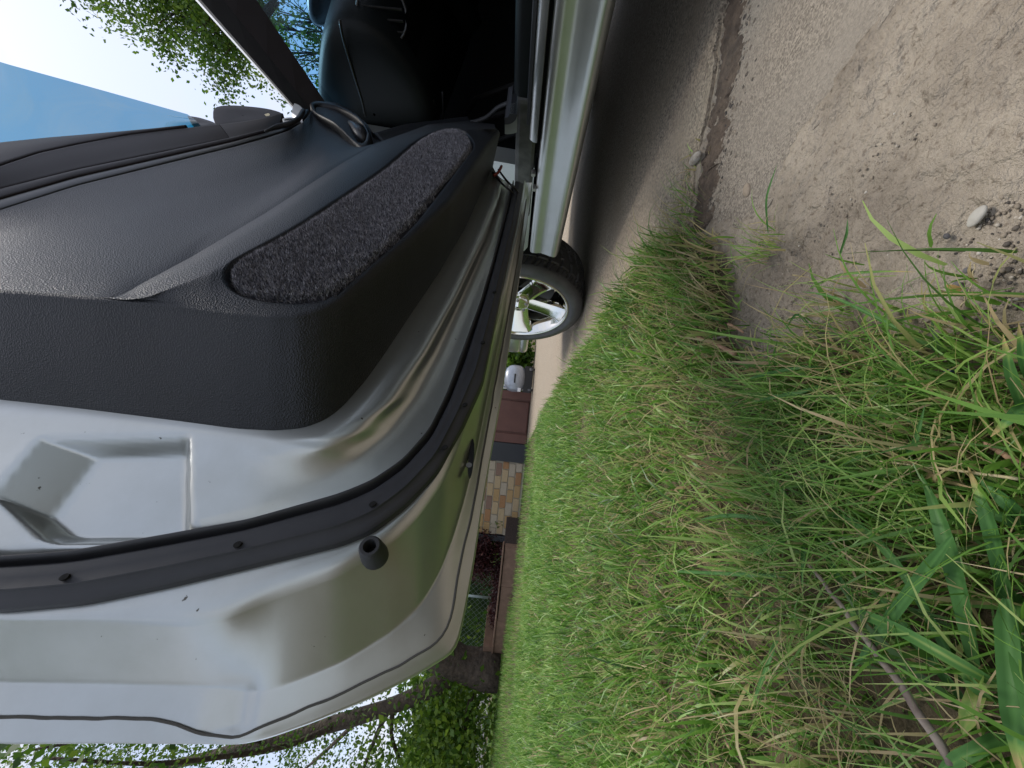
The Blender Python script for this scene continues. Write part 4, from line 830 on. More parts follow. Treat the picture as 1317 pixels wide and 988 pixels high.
# windshield
wb = [Pi_b+dI*-.25+np.array([.0, .055, 0]), np.array([1.65, Pi_b[1]+.30, .80]), np.array([2.36, Pi_b[1]+.02, .80])]; wt = [top_i+np.array([.0, .055, 0]), np.array([1.65, top_i[1]+.12, 1.22]), np.array([2.24, top_i[1], top_i[2]])]
link('windshield', loft('windshield', [resample(wb, 14, 2), resample(wt, 14, 2)], glass_ws, 6), car)
rf = []
for y_, z_ in ((top_i[1]+.02, top_i[2]+.0), (.1, 1.22), (-.3, 1.24), (-.8, 1.22), (-1.3, 1.10)): rf.append(resample([(top_o[0]+.0, y_, z_-.03), (top_o[0]+.06, y_, z_+.015), (1.3, y_, z_+.05), (1.65, y_, z_+.06), (2.0, y_, z_+.05), (2.28, y_, z_)], 20, 1))
link('roof', solidify(loft('roof', rf, silver, 3), .03), car)
side_panel('rear_quarter', [(-.45, .29), (-.45, .88), (-.5, 1.0), (-1.1, 1.12), (-1.5, 1.0), (-2.1, .9), (-2.2, .35), (-1.95, .3), (-1.8, .62), (-1.5, .68), (-1.2, .62), (-1.1, .29)], lambda y, z: .835+.12*max(0, z-.85)/.25, .05, silver)
side_panel('far_side', [(-2.2, .35), (-2.1, .9), (-1.5, 1.0), (-.5, .95), (.9, .88), (2.2, .6), (2.2, .3)], lambda y, z: 2.38, .04, silver)
# ---- interior
cab = MB().box((.93, -1.2, .17), (2.36, 1.32, .215)).box((.95, 1.30, .21), (2.36, 1.34, .80)).box((.90, 1.08, .34), (.96, 1.32, .80)).box((.95, -1.25, .21), (2.36, -1.2, .95)).box((2.33, -1.2, .2), (2.37, 1.3, .80)).box((1.55, -.6, .2), (1.78, .95, .42))
link('cabin_floor', cab.mesh('cabin_floor', voidm), car)
# dashboard end
def dx_(pts, Xp): return np.array([on_x(x, y, Xp) for x, y in pts])
dash_px = [(409, 128), (408, 100), (409, 80), (412, 56), (417, 40), (424, 31), (436, 27), (452, 27), (470, 32), (488, 43), (506, 60), (524, 82), (540, 104), (551, 130), (557, 155), (556, 200), (500, 215), (430, 175)]
D0 = resample(dx_(dash_px+[dash_px[0]], .965), 72, 1); dc = D0.mean(0)
rows = []
for s_, xo in ((.02, -.020), (.4, -.019), (.75, -.014), (.92, -.005), (1.0, .012), (1.02, .06), (1.02, .35), (1.02, .7), (1.0, 1.36)):
    r = dc+(D0-dc)*s_; r[:, 0] = .965+xo; rows.append(r)
dash = link('dashboard', loft('dashboard', rows, leather_d, [2, 2, 2, 3, 2, 2, 2, 2]), car)
sp_ = resample(dx_([(437, 26), (440, 45), (447, 70), (456, 100), (465, 128), (470, 150)], .9445), 20, 1); Vt, Ft = tube(sp_, .0028, 6); link('dash_seam', new_mesh('dash_seam', Vt, Ft, blackp, True), dash)
# gauge hood
G0 = resample(dx_([(393, -30), (394, 10), (398, 28), (405, 35), (430, 33), (452, 24), (464, 4), (468, -30), (393, -30)], 1.10), 50, 1); gc = G0.mean(0); rows = []
for s_, xo in ((.02, -.01), (.7, -.009), (.93, -.004), (1.0, .012), (1.0, .3)):
    r = gc+(G0-gc)*s_; r[:, 0] = 1.10+xo; rows.append(r)
link('gauge_hood', loft('gauge_hood', rows, mat('gloss_black', (.008, .008, .009), .25), [2, 2, 2, 2]), dash)
# air vent: ring and louvres on the dash face
vc = on_x(492, 18, 1.02); vn = C0-vc; vn /= np.linalg.norm(vn); va = np.cross(vn, [0, 0, 1]); va /= np.linalg.norm(va); vb = np.cross(va, vn)
Vt, Ft = tube([vc+(va*math.cos(i*.2244)+vb*math.sin(i*.2244))*.055 for i in range(28)]+[vc+va*.055], .0035, 8); link('air_vent', new_mesh('air_vent', Vt, Ft, mat('vent_ring', (.03, .03, .03), .35), True), dash)
for kx_ in (-.03, -.01, .01, .03):
    Vt, Ft = tube([vc+va*kx_-vb*.045, vc+va*kx_+vb*.045], .003, 6); link('vent_slat', new_mesh('vent_slat', Vt, Ft, blackp), dash)
# knee panel, steering wheel, column, pedals
kp = MB(); a0, a1, a2, a3 = on_x(540, 100, 1.0), on_x(520, 20, 1.0), on_x(640, 10, 1.1), on_x(570, 150, 1.05)
K = resample([a1, a0, a3], 16, 1); rows = [K, K+np.array([.5, .1, -.02]), K+np.array([1.2, .12, -.02])]; link('knee_panel', loft('knee_panel', rows, leather_d, 3), dash)
swc = np.array([1.30, .42, .72]); ax1 = np.array([1, 0, 0]); ax2 = np.array([0, .42, .9])/1.0
Vt, Ft = tube([swc+(ax1*math.cos(i*.1963)+ax2*math.sin(i*.1963))*.185 for i in range(33)], .014, 10); sw = link('steering_wheel', new_mesh('steering_wheel', Vt, Ft, leather_d, True), car)
Vt, Ft = tube([swc, swc+np.array([0, .45, -.2])], [.045, .035], 12); link('steering_column', new_mesh('steering_column', Vt, Ft, leather_d, True), sw)
for i in range(3):
    a_ = R(90+120*i); Vt, Ft = tube([swc, swc+(ax1*math.cos(a_)+ax2*math.sin(a_))*.18], .012, 8); link('wheel_spoke', new_mesh('wheel_spoke', Vt, Ft, leather_d, True), sw)
for x_ in (1.18, 1.30, 1.42):
    b_ = MB().box((x_-.03, 1.08, .30), (x_+.03, 1.10, .37)).tube([(x_, 1.10, .34), (x_, 1.2, .55), (x_, 1.28, .6)], .009, 8); link('pedal', b_.mesh('pedal', mat('pedal_metal_%d' % int(x_*100), (.06, .06, .06), .4, .4), bevel=.004), car)
for pts_, r_ in (([(600, 160), (625, 152), (640, 138), (655, 132)], .006), ([(590, 158), (612, 155), (630, 150)], .004), ([(556, 162), (557, 140), (557, 128)], .004), ([(569, 160), (570, 140), (569, 118)], .003)):
    Vt, Ft = tube(resample(dx_(pts_, 1.0), 14, 1), r_, 7); link('wire', new_mesh('wire', Vt, Ft, mat('wire_grey', (.05, .05, .052), .4) if r_ > .005 else blackp, True), car)
# ---- front wheel (steered a little to the left)
whl = bpy.data.objects.new('front_wheel', None); COL.objects.link(whl); whl.parent = car
wc = Vector((.905, WY, WZ)); whl.location = wc-Vector(car.location); whl.rotation_euler = (0, 0, R(9)); whl.empty_display_size = .1
# local frame: axis along x, outer face towards -x
WT = .115
prof = [(-.098, .232), (-.108, .240), (-.116, .256), (-.118, .272), (-.114, .288), (-.106, .298), (-.096, .304)]
tread = [(-.096+.192*i/30, .304+.006*math.sin(math.pi*i/30)) for i in range(1, 30)]
prof2 = [(.096, .304), (.106, .298), (.114, .288), (.116, .26), (.10, .232)]
PR = prof+tread+prof2; ns_ = 420; V = []
for i in range(ns_):
    a_ = 2*math.pi*i/ns_
    for j, (x_, r_) in enumerate(PR):
        rr = r_
        if -.1 < x_ < .1 and r_ > .30:
            xx = x_/.096; ph = a_*34/(2*math.pi)+.55*abs(xx)**1.5*(1 if xx < 0 else 1)+.18*math.sin(2.6*xx); fr_ = ph-math.floor(ph)
            if fr_ < .22 and .07 < abs(xx) < .93: rr -= .008
            if abs(abs(xx)-.52) < .035: rr -= .0075
            ph2 = ph*1.0+.5; f2 = ph2-math.floor(ph2)
            if f2 < .09 and .5 < abs(xx) < .95: rr -= .005
        V.append((x_, rr*math.cos(a_), rr*math.sin(a_)))
link('tyre', smooth_by_angle(new_mesh('tyre', V, grid_faces(ns_, len(PR), True), tyrem), 28)); ty = bpy.data.objects['tyre']; ty.parent = whl
def wl(name, me_): o_ = bpy.data.objects.new(name, me_); COL.objects.link(o_); o_.parent = whl; return o_
rimp = [(.09, .205), (.0, .195), (-.045, .203), (-.075, .214), (-.088, .222), (-.102, .226), (-.110, .232), (-.112, .237), (-.106, .241), (-.098, .236)]
V = []; k = 96
for i in range(k):
    a_ = 2*math.pi*i/k
    for x_, r_ in rimp: V.append((x_, r_*math.cos(a_), r_*math.sin(a_)))
wl('rim', new_mesh('rim', V, grid_faces(k, len(rimp), True), chrome, True))
V = []; k = 48
for x_, r_ in ((.03, .17), (.012, .168), (.012, .05), (.02, .02)):
    for i in range(k): V.append((x_, r_*math.cos(6.2832*i/k), r_*math.sin(6.2832*i/k)))
wl('brake_disc', new_mesh('brake_disc', V, [(r*k+i, r*k+(i+1) % k, (r+1)*k+(i+1) % k, (r+1)*k+i) for r in range(3) for i in range(k)], mat('brake_iron', (.10, .095, .09), .5, .7)))
V = []
for x_, r_ in ((.09, .20), (.088, .02)):
    for i in range(k): V.append((x_, r_*math.cos(6.2832*i/k), r_*math.sin(6.2832*i/k)))
wl('wheel_back', new_mesh('wheel_back', V, [(i, (i+1) % k, k+(i+1) % k, k+i) for i in range(k)], voidm))
sec = []
for r_, wd, xo, xd in ((.03, .046, -.070, .03), (.07, .046, -.073, .03), (.12, .047, -.078, .028), (.17, .051, -.085, .026), (.205, .058, -.094, .022), (.228, .072, -.103, .016)):
    sec.append([(xo+xd, r_, -wd), (xo+.004, r_, -wd*.92), (xo, r_, -wd*.55), (xo+.004, r_, 0), (xo, r_, wd*.55), (xo+.004, r_, wd*.92), (xo+xd, r_, wd)])
spoke_me = loft('spoke', [np.array(s_) for s_ in sec], chrome, 3); smooth_by_angle(spoke_me, 40)
for i in range(5):
    o_ = wl('spoke', spoke_me); o_.rotation_euler = (R(72*i-6), 0, 0)
V = []; k = 32
for x_, r_ in ((-.06, .052), (-.082, .050), (-.088, .046), (-.090, .040), (-.091, .036), (-.096, .032), (-.098, .0)):
    for i in range(k): V.append((x_, r_*math.cos(6.2832*i/k), r_*math.sin(6.2832*i/k)))
wl('hub_cap', new_mesh('hub_cap', V, [(r*k+i, r*k+(i+1) % k, (r+1)*k+(i+1) % k, (r+1)*k+i) for r in range(6) for i in range(k)], chrome, True))
for i in range(5):
    a_ = R(72*i+30); Vt, Ft = tube([(-.07, .036*math.cos(a_)*1.15, .036*math.sin(a_)*1.15), (-.096, .036*math.cos(a_)*1.15, .036*math.sin(a_)*1.15)], .007, 6); wl('lug_nut', new_mesh('lug_nut', Vt, Ft, steel))
# wheel housing
V = []
for i in range(25):
    a_ = R(-10+200*i/24)
    for x_ in (.87, 1.20): V.append((x_, WY+.37*math.cos(a_), WZ+.37*math.sin(a_)))
link('wheel_housing', new_mesh('wheel_housing', V, [(2*i, 2*i+1, 2*i+3, 2*i+2) for i in range(24)], voidm), car)
b_ = MB().box((1.0, -2.0, .17), (2.3, 1.3, .19)).box((1.15, 1.3, .19), (2.2, 2.3, .21)); link('underbody', b_.mesh('underbody', voidm), car)
# the other wheels, plain but complete
for (x_, y_, rz) in ((2.30, WY, 180), (.93, -1.5, 0), (2.30, -1.5, 180)):
    r_ = whl.copy(); COL.objects.link(r_); r_.name = 'wheel'; r_.location = Vector((x_, y_, WZ))-Vector(car.location); r_.rotation_euler = (0, 0, R(rz))
    for ch in list(whl.children): c_ = ch.copy(); COL.objects.link(c_); c_.parent = r_

# ================================================================== BACKGROUND
# house with brick wall, black trim, brown door
WD = 7.0                                                   # metres ahead along the view
def bgp(x, y, z=WD): return at_depth(x, y, z)
# local frame of the facade: facing the camera, horizontal direction along RT projected
hr = np.array([RT[0], RT[1], 0]); hr /= np.linalg.norm(hr); hf = np.array([-hr[1], hr[0], 0])
p0 = bgp(672, 600); org = np.array([p0[0], p0[1], 0.0])
def fac(u, d, z): return org+hr*u+hf*d+np.array([0, 0, z])
def ucoord(x, y): return float((bgp(x, y)-org).dot(hr))
uL, uB, uK, uD = ucoord(668, 691), ucoord(672, 596), ucoord(676, 572), ucoord(683, 505)
zb = -.02
house = empty('brick_house', tuple(fac(uB, 0, 0)), 'tan and rust brick house wall with a brown door behind the open car door', 'house')
class FB(MB):
    def fbox(s, u0, u1, d0, d1, z0, z1, mi=0):
        V = [fac(u, d, z) for z in (z0, z1) for u, d in ((u0, d0), (u1, d0), (u1, d1), (u0, d1))]
        return s.add(V, [(3, 2, 1, 0), (4, 5, 6, 7), (0, 1, 5, 4), (1, 2, 6, 5), (2, 3, 7, 6), (3, 0, 4, 7)], mi)
wall = link('wall', FB().fbox(uL+.01, uB, .012, 3.0, zb, 3.0).mesh('wall', mortar), house)
rowh, bl = .122, .235
bb = bmesh.new(); bmesh.ops.create_cube(bb, size=1); bmesh.ops.bevel(bb, geom=bb.edges[:], offset=.03, segments=1, affect='EDGES')
bmes = []
for k_, mm in enumerate(brickms):
    for q_ in range(2):
        b2 = bb.copy()
        for v in b2.verts: v.co += Vector((random.uniform(-.012, .012), random.uniform(-.03, .03), random.uniform(-.02, .02)))
        me_ = bpy.data.meshes.new('brick'); b2.to_mesh(me_); b2.free(); me_.materials.append(mm); bmes.append(me_)
bb.free()
ang = math.atan2(hr[1], hr[0])
stuff = []
for r_ in range(24):
    u = uL-(bl/2 if r_ % 2 else 0)+random.uniform(-.02, .02); z_ = .02+r_*rowh+rowh/2
    while u < uB-.02:
        u0 = max(u, uL)+.008; u1 = min(u+bl, uB)-.008; 
        if u1-u0 > .05:
            ck = random.choices(range(5), (4, 2.5, 2, 3, 1.5) if z_ > .25 else (3, 4, 2, 2, 2))[0]
            p = fac((u0+u1)/2, random.uniform(-.004, .004)+.03, z_)
            if r_ < 22:
                o_ = bpy.data.objects.new('brick', bmes[ck*2+random.randrange(2)]); COL.objects.link(o_); o_.parent = wall
                o_.location = Vector(p)-Vector(house.location)-Vector(wall.location); o_.scale = (u1-u0, .07, rowh-.017); o_.rotation_euler = (0, 0, ang+random.uniform(-.01, .01))
        u += bl
link('black_trim', FB().fbox(uB+.004, uK, -.03, .3, zb, 2.3).mesh('black_trim', blk_metal, bevel=.01), house)
dr = link('brown_door', FB().fbox(uK+.004, uD, .02, .06, zb+.03, 2.2).mesh('brown_door', wood_brown), house)
wdt = uD-uK
for (ua, ub_, dd_) in ((.006, .17, -.012), (wdt-.15, wdt-.004, -.016)): link('stile', FB().fbox(uK+ua, uK+ub_, dd_, .019, zb+.02, 2.2).mesh('stile', wood_brown, bevel=.008), dr)
link('panel', FB().fbox(uK+.20, uD-.18, .004, .0195, zb+.04, .9).mesh('panel', wood_brown, bevel=.012), dr)
link('panel', FB().fbox(uK+.20, uD-.18, .004, .0195, .98, 2.15).mesh('panel', wood_brown, bevel=.012), dr)
link('downspout', FB().fbox(uL-.20, uL-.004, -.05, .10, .12, .20).fbox(uL-.12, uL-.01, -.02, .08, .20, 2.9).mesh('downspout', blk_metal, bevel=.015), house)
link('side_wall', FB().fbox(uD+.02, uD+.10, -.02, 3.0, zb, 3.0).mesh('side_wall', stucco), house)
link('roof', FB().fbox(uL-.5, uD+.6, -.6, 3.6, 3.0, 3.2).mesh('roof', roofm, bevel=.03), house)
# silver rounded machine right of the brown door
mc = bgp(664, 487, 6.6)
mach = empty('air_compressor', (mc[0], mc[1], 0), 'silver rounded machine with a dark slot standing right of the brown door', 'machine')
V = []; nl, nm = 24, 18; hw, hh_, dp_ = .20, .18, .20
zc_ = mc[2]+.02
for i in range(nl):
    a_ = 2*math.pi*i/nl
    for j in range(nm):
        b_2 = -math.pi/2+math.pi*j/(nm-1); sx_ = math.copysign(abs(math.cos(b_2))**.7, math.cos(b_2)); cu = math.copysign(abs(math.cos(a_))**.8, math.cos(a_)); cs_ = math.copysign(abs(math.sin(a_))**.8, math.sin(a_)); 
        V.append(np.array([mc[0], mc[1], zc_])+hr*(hw*1.15*cu*sx_)+hf*(dp_*cs_*sx_)+np.array([0, 0, hh_*math.copysign(abs(math.sin(b_2))**.75, math.sin(b_2))]))
link('shell', new_mesh('shell', V, grid_faces(nl, nm, True), greym, True), mach)
def mbx(u0, u1, d0, d1, z0, z1, nm_, mt, bv=.004):
    V = [np.array([mc[0], mc[1], 0])+hr*u+hf*d+np.array([0, 0, z]) for z in (z0, z1) for u, d in ((u0, d0), (u1, d0), (u1, d1), (u0, d1))]
    return link(nm_, MB().add(V, [(3, 2, 1, 0), (4, 5, 6, 7), (0, 1, 5, 4), (1, 2, 6, 5), (2, 3, 7, 6), (3, 0, 4, 7)]).mesh(nm_, mt, bevel=bv), mach)
mbx(-.075, .075, -.206, -.18, zc_-.01, zc_+.015, 'slot', blackp); mbx(-.215, -.15, -.17, -.10, zc_-.11, zc_-.06, 'latch', white_p)
mbx(-.22, .22, -.12, .15, .03, zc_-.15, 'base', blackp)
for u_ in (-.17, .17):
    ctr_ = np.array([mc[0], mc[1], .05])+hr*u_+hf*(-.1); Vt, Ft = tube([ctr_-hr*.02, ctr_+hr*.02], .05, 14); link('caster', new_mesh('caster', Vt, Ft, tyrem), mach)
tb = [np.array([mc[0], mc[1], zc_])+hr*(.16*math.cos(q_))+hf*.02+np.array([0, 0, .16+.10*math.sin(q_)]) for q_ in np.linspace(-.3, 3.4, 14)]
Vt, Ft = tube(tb, .009, 7); link('hose', new_mesh('hose', Vt, Ft, mat('hose_blue', (.12, .17, .26), .4), True), mach)

# planter with red shrub
def wood_planter():
    e = [on_ground(x, y) for x, y in ()]
    a_ = at_depth(664, 702, 6.4); b2 = at_depth(637, 836, 7.6); a_[2] = 0; b2[2] = 0
    d = b2-a_; Lp = np.linalg.norm(d); d /= Lp; nn = np.array([d[1], -d[0], 0]); nn = nn if nn[1] > 0 else -nn
    root = empty('planter_bed', tuple(a_), 'long weathered timber planter edge at the far side of the lawn', 'planter')
    def bx(nm_, s0, s1, q0, q1, z0, z1, mt, bv=.01):
        V = [a_+d*s+nn*q+np.array([0, 0, z]) for z in (z0, z1) for s, q in ((s0, q0), (s1, q0), (s1, q1), (s0, q1))]
        return link(nm_, MB().add(V, [(3, 2, 1, 0), (4, 5, 6, 7), (0, 1, 5, 4), (1, 2, 6, 5), (2, 3, 7, 6), (3, 0, 4, 7)]).mesh(nm_, mt, bevel=bv), root)
    n_ = 3
    for i in range(n_):
        bx('timber', Lp*i/n_+.004, Lp*(i+1)/n_-.004, -.06+random.uniform(-.01, .01), .04, -.02, .20+random.uniform(-.01, .012), timber)
        bx('cap_board', Lp*i/n_+.004, Lp*(i+1)/n_-.004, -.085, .075, .216, .245+random.uniform(-.004, .004), timber)
    bx('post', Lp-.16, Lp+.02, -.05, .8, -.02, .42, timber); bx('soil', .02, Lp-.02, .05, .9, -.02, .22, soil_d)
    return a_, d, nn, Lp
pa, pd, pn, pL = wood_planter()

def leaf_cloud(centers, n, spread, size, tint_fn, elong=1.6, droop=0.3):
    """n little folded leaves scattered round given centres"""
    ci = rng.integers(0, len(centers), n); Cc = np.asarray(centers)[ci]
    P = Cc+rng.normal(0, 1, (n, 3))*np.asarray(spread)
    a = rng.normal(0, 1, (n, 3)); a[:, 2] -= droop; a /= np.linalg.norm(a, axis=1)[:, None]; b_ = np.cross(a, rng.normal(0, 1, (n, 3))); b_ /= np.linalg.norm(b_, axis=1)[:, None]; c = np.cross(a, b_)
    s = size*rng.uniform(.6, 1.35, n)[:, None]; wd = s/elong
    V = np.stack([P, P+a*s*.5+b_*wd*.5+c*wd*.15, P+a*s, P+a*s*.5-b_*wd*.5+c*wd*.15], 1).reshape(-1, 3)
    return V, np.arange(n*4).reshape(-1, 4), np.repeat(np.clip(tint_fn(P, ci), 0, 1), 4)

def crown(name, centers, n, spread, size, mt, parent, tint_fn=None, **k):
    tint_fn = tint_fn or (lambda P, ci: rng.normal(.5, .2, len(P)))
    V, F_, T_ = leaf_cloud(centers, n, spread, size, tint_fn, **k); o_ = link(name, new_mesh(name, V, F_, mt, False, T_), parent); o_['kind'] = 'stuff'; return o_

hp_ = bgp(664, 464, 7.4)
hb = empty('low_shrub', (hp_[0], hp_[1], 0), 'low dark green shrub beyond the front bumper by the silver machine', 'shrub')
crown('foliage', [np.array([hp_[0], hp_[1], .3])+hr*rng.normal(0, .22)+hf*rng.normal(0, .2)+np.array([0, 0, rng.uniform(-.2, .5)]) for _ in range(40)], 3000, (.08, .08, .08), .09, leaf_m, hb)
sc_ = pa+pd*.72+pn*.45+np.array([0, 0, .60])
shrub = empty('barberry_shrub', (sc_[0], sc_[1], .22), 'dark red round shrub growing in the timber planter', 'shrub')
cts = [sc_+np.array([rng.normal(0, .2), rng.normal(0, .2), rng.normal(0, .17)]) for _ in range(60)]
crown('foliage', cts, 6500, (.09, .09, .08), .06, leaf_red, shrub, elong=2.4)
b_ = MB()
for q_ in range(9): b_.tube(resample([sc_+np.array([0, 0, -.40]), sc_+np.array([rng.normal(0, .08), rng.normal(0, .08), -.15]), cts[q_]], 6, 0), np.linspace(.012, .004, 6), 5)
link('stem', b_.mesh('stem', bark), shrub)
gc_ = pa+pd*1.5+pn*.5
low_ = empty('ground_cover', (gc_[0], gc_[1], .22), 'low dark brown plants spreading along the planter beyond the red shrub', 'plant')
crown('foliage', [pa+pd*q_+pn*.4+np.array([0, 0, .27]) for q_ in np.linspace(1.0, pL-.3, 14)], 1800, (.08, .12, .05), .05, leaf_red, low_)
gb_ = pa+pd*.22+pn*.7+np.array([0, 0, .34])
gs_ = empty('green_shrub', (gb_[0], gb_[1], .2), 'small green shrub between the downspout and the red shrub', 'shrub')
crown('foliage', [gb_+np.array([rng.normal(0, .04), rng.normal(0, .04), rng.normal(0, .08)]) for _ in range(12)], 300, (.04, .04, .05), .06, leaf_m, gs_)

# chain-link fence behind
fa = at_depth(625, 690, 10.0); fb = at_depth(605, 1250, 10.5); fa[2] = fb[2] = 0
fence = empty('chain_link_fence', tuple(fa), 'grey chain link fence crossing behind the planter', 'fence')
fd = fb-fa; fl = np.linalg.norm(fd); fd /= fl
for i in range(int(fl//1.6)+1):
    p = fa+fd*1.6*i; Vt, Ft = tube([p, p+np.array([0, 0, 1.25])], .03, 8); link('post', new_mesh('post', Vt, Ft, galv, True), fence)
Vt, Ft = tube([fa+np.array([0, 0, 1.2]), fb+np.array([0, 0, 1.2])], .022, 8); link('top_rail', new_mesh('top_rail', Vt, Ft, galv, True), fence)
b_ = MB()
for i in range(int(fl/.14)):
    s0 = i*.14
    for sg in (1, -1):
        s1 = s0+sg*1.15
        if 0 <= s1 <= fl: b_.tube([fa+fd*s0+np.array([0, 0, .03]), fa+fd*s1+np.array([0, 0, 1.18])], .004, 3)
o_ = link('wire_mesh', b_.mesh('wire_mesh', galv), fence); o_['kind'] = 'stuff'

# big leaning tree on the lawn
TD = 7.6
def tp(x, y, z=TD): return at_depth(x, y, z)
tb_ = tp(632, 861); 
oak = empty('oak_tree', (tb_[0], tb_[1], 0), 'large rough-barked tree with a thick leaning trunk on the lawn', 'tree', 'lawn trees')
b_ = MB()
def limb(pxs, r0, r1, n=12, k=14):
    P = np.array([tp(*p) for p in pxs]); Q = resample(P, k, 2); rr = np.linspace(r0, r1, k)*(1+.08*np.sin(np.arange(k)*1.7)); b_.tube(Q, rr, n); return Q
limb([(642, 862), (632, 861), (615, 859), (595, 856), (570, 845), (540, 822), (480, 790), (380, 760), (250, 730)], .36, .16, 18, 26)
Vb = np.array(b_.V); 
L1 = limb([(590, 864), (569, 879), (539, 896), (513, 908), (501, 911), (470, 918), (440, 928), (400, 940), (340, 955), (260, 975), (150, 1000)], .17, .06)
L2 = limb([(501, 912), (489, 934), (478, 961), (467, 990, 7.4), (450, 1040, 7.2)], .05, .02, 8)
L3 = limb([(506, 910), (501, 946), (511, 969), (519, 990), (525, 1050)], .045, .02, 8)
L4 = limb([(440, 928), (380, 960, 7.2), (291, 973, 6.6), (200, 985, 6.2), (60, 975, 5.8)], .06, .02, 8)
L5 = limb([(470, 918), (420, 965, 8.0), (380, 1000, 8.4)], .05, .02, 8)
L6 = limb([(340, 955), (250, 940, 6.5), (120, 950, 6), (40, 965, 5.6)], .04, .015, 8)
link('trunk', b_.mesh('trunk', bark, True), oak)
cts = []
for Lm in (L1, L2, L3, L4, L5, L6):
    for p in Lm[(7 if Lm is L1 else 3):]:
        for _ in range(4): cts.append(p+rng.normal(0, .45, 3)+np.array([0, 0, -.05]))
for _ in range(140):
    cts.append(tp(rng.uniform(-60, 470), rng.uniform(930, 1060), rng.uniform(6, 12)))
for _ in range(60): cts.append(tp(rng.uniform(-60, 300), rng.uniform(935, 1010), rng.uniform(6, 12)))
cts = np.array(cts); ctint = rng.uniform(.1, .85, len(cts))
crown('crown', cts, 12500, (.16, .16, .13), .07, leaf_m, oak, lambda P, ci: ctint[ci]+.12+rng.normal(0, .12, len(P)))
# upper part of the oak hidden by the door, seen from the side
uc = tp(330, 700, 8.5); cts = [uc+rng.normal(0, 1, 3)*np.array([1.6, 1.6, 1.1]) for _ in range(60)]
crown('crown', cts, 6000, (.35, .35, .3), .14, leaf_m, oak)
cts = [np.array([rng.uniform(-10, -3.6), rng.uniform(-4, 7), rng.uniform(4.2, 8.5)]) for _ in range(170)]
ctint2 = rng.uniform(.15, .9, len(cts))
crown('crown', cts, 14000, (.45, .45, .35), .105, leaf_m, oak, lambda P, ci: ctint2[ci]+rng.normal(0, .12, len(P)))
# drooping branch of a second tree coming in from the left
ash = empty('young_tree', tuple(np.r_[tp(640, 1090, 12)[:2], 0]), 'younger tree beyond the left edge with a low drooping leafy branch', 'tree', 'lawn trees')
b_ = MB(); TD = 11.5
b_.tube(resample([tp(640, 1090, 12)*np.array([1, 1, 0]), tp(600, 1085, 12), tp(480, 1075, 12), tp(300, 1060, 12)], 10, 1), np.linspace(.16, .08, 10), 10)
B1 = limb([(560, 1083, 12), (588, 1030), (590, 988), (590, 954), (592, 925), (601, 913), (607, 893)], .075, .05, 8)
B2 = limb([(591, 935), (583, 922), (575, 912), (568, 900)], .025, .012, 6); B3 = limb([(590, 965), (600, 960), (612, 950)], .02, .01, 6)
link('trunk', b_.mesh('trunk', bark, True), ash)
cts = []
for Lm in (B1, B2, B3):
    for p in Lm[2:]:
        for _ in range(6): cts.append(p+rng.normal(0, 1, 3)*np.array([.5, .5, .45])+np.array([0, 0, .25]))
for _ in range(70): cts.append(tp(rng.uniform(530, 618), rng.uniform(885, 1060), rng.uniform(11, 13)))
cts = np.array(cts); ct2 = rng.uniform(.35, 1.0, len(cts))
crown('crown', cts, 9000, (.26, .26, .22), .11, leaf_m, ash, lambda P, ci: ct2[ci]+rng.normal(0, .1, len(P)))

# trees ahead on the right, seen through the window opening and the windshield
def gen_tree(name, base, h, label, blobs, n, size, spread=.55, lean=0.0):
    root = empty(name, tuple(base), label, 'tree', 'trees ahead of the car'); b2 = MB(); top = np.array(base)+np.array([lean, 0, h])
    b2.tube(resample([base, np.array(base)+np.array([lean*.3, .1, h*.45]), top], 12, 1), np.linspace(.28, .08, 12), 12)
    cts = []
    for c in blobs:
        c = np.array(c); st = np.array(base)+(top-np.array(base))*rng.uniform(.45, .85); b2.tube(resample([st, (st+c)/2+np.array([0, 0, .2]), c], 8, 1), np.linspace(.08, .015, 8), 6)
        for _ in range(7):
            e_ = c+rng.normal(0, 1, 3)*spread; b2.tube(resample([c*.7+st*.3, (c+e_)/2, e_], 5, 0), np.linspace(.025, .006, 5), 4)
            for __ in range(4): cts.append(e_+rng.normal(0, .22, 3))
    link('trunk', b2.mesh('trunk', bark, True), root); cts = np.array(cts); ct = rng.uniform(.15, .9, len(cts))
    crown('crown', cts, n, (.17, .17, .14), size, leaf_m, root, lambda P, ci: ct[ci]+rng.normal(0, .12, len(P)), droop=.6)
bl_ = [at_depth(x, y, z) for x, y, z in ((215, -20, 8.0), (245, 5, 8.2), (280, 30, 8.2), (290, 70, 8.0), (262, 40, 7.8), (300, 30, 8.6), (285, -10, 8.6), (240, -50, 8.8), (310, 60, 8.6), (180, -70, 8), (142, -12, 7.8), (195, 2, 8), (205, 30, 8), (320, 0, 9))]
gen_tree('maple_tree', (13.2, 6.5, 0), 10.0, 'leafy tree whose branches hang into the sky beside the windshield pillar', bl_, 14000, .085, .25)
bl_ = [at_depth(x, y, 15) for x, y in ((345, 10), (370, 30), (395, 60), (405, 100), (420, 40), (385, -20), (350, -40), (430, 90), (440, 140), (360, 70), (335, 30), (415, -20))]
gen_tree('shade_tree', (17.0, 12.5, 0), 9.0, 'tall tree ahead of the car seen blue through the windshield', bl_, 3800, .15, .9)

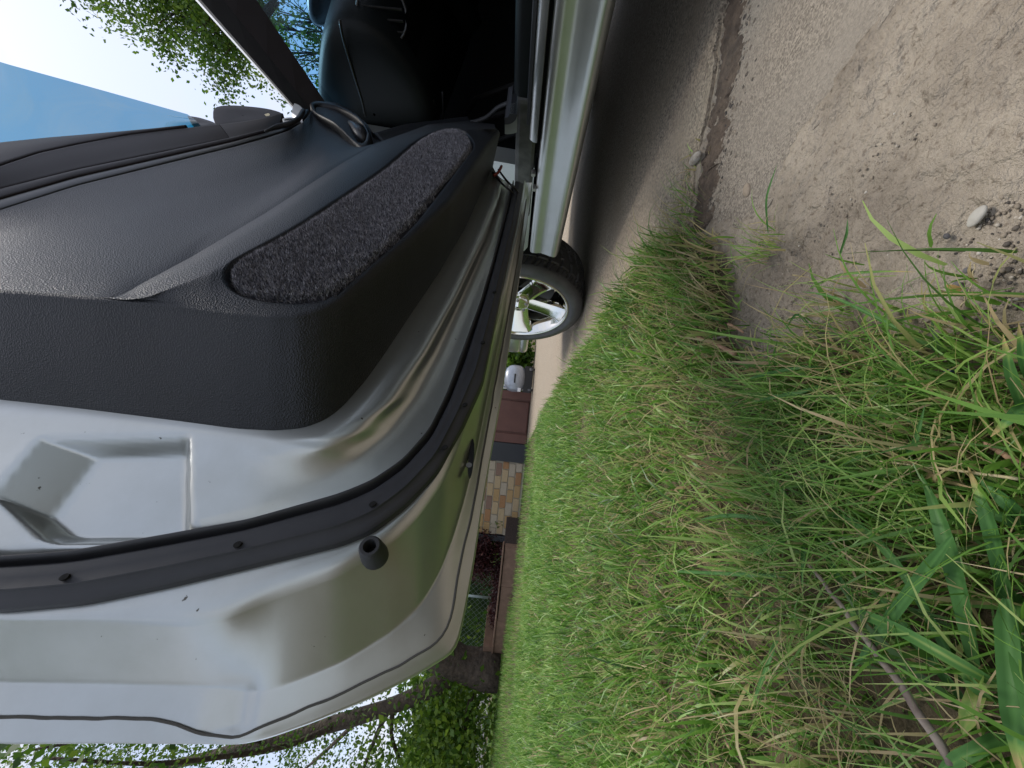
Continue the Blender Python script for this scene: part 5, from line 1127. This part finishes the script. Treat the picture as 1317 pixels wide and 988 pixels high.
# hedge and far woods closing the view
def hedge(name, a_, b2, h, dpt, label, n, size, mt=leaf_m, lo=.1):
    a_ = np.array(a_, float); b2 = np.array(b2, float); root = empty(name, tuple(a_), label, 'hedge' if 'hedge' in name else 'trees'); cts = []
    for _ in range(max(20, n//40)): cts.append(a_+(b2-a_)*rng.random()+np.array([rng.normal(0, dpt), rng.normal(0, dpt), rng.uniform(lo, h)]))
    dd_ = (b2-a_)/np.linalg.norm(b2-a_); nd_ = np.array([-dd_[1], dd_[0], 0]); K2 = 40; rows_ = []
    for kz, kw in ((-.05, .6), (.3, .75), (.6, .7), (.78, .45), (.84, .0)):
        rows_.append([a_+(b2-a_)*q/(K2-1)-nd_*dpt*kw*(1+.3*math.sin(q*1.9+kz*5))+np.array([0, 0, h*kz*(1+.12*math.sin(q*1.3)+.08*math.sin(q*3.1))]) for q in range(K2)])
    rows_ += [[p+2*nd_*dpt*kw for p in r] for r, kw in zip(rows_[:4][::-1], (.45, .7, .75, .6))]
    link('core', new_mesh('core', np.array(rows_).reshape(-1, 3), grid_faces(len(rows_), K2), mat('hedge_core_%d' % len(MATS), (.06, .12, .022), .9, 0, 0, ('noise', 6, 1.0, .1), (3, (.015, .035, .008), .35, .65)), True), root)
    cts = np.array(cts); ct = rng.uniform(.1, .9, len(cts)); crown('foliage', cts, n, (size*1.6,)*3, size, mt, root, lambda P, ci: ct[ci]+.25+rng.normal(0, .12, len(P))); root['kind'] = 'stuff'; return root
hedge('hedge', (-5.5, 13.5, 0), (3.5, 13.5, 0), 2.6, .5, 'bright green hedge growing behind the chain link fence', 9000, .14)
hedge('far_woods', (-34, 36, 0), (30, 62, 0), 7.5, 2.0, 'far off line of trees beyond the lawn', 9000, .7, lo=.3)
hedge('far_woods', (12, 26, 0), (45, 22, 0), 6.0, 2.0, 'far off line of trees beyond the driveway on the right', 3000, .6, lo=.3)
b_ = MB(); b_.box((-30, 33.0, -.01), (-13, 33.2, .9)); o_ = link('added_pale_wall', b_.mesh('added_pale_wall', stucco, bevel=.04)); tag(o_, 'low pale wall added to stand in for the sunlit far lawn under the drooping branch', 'wall')  # pale box added in place of the bright sunlit strip of far lawn
print('objects', len(bpy.data.objects))
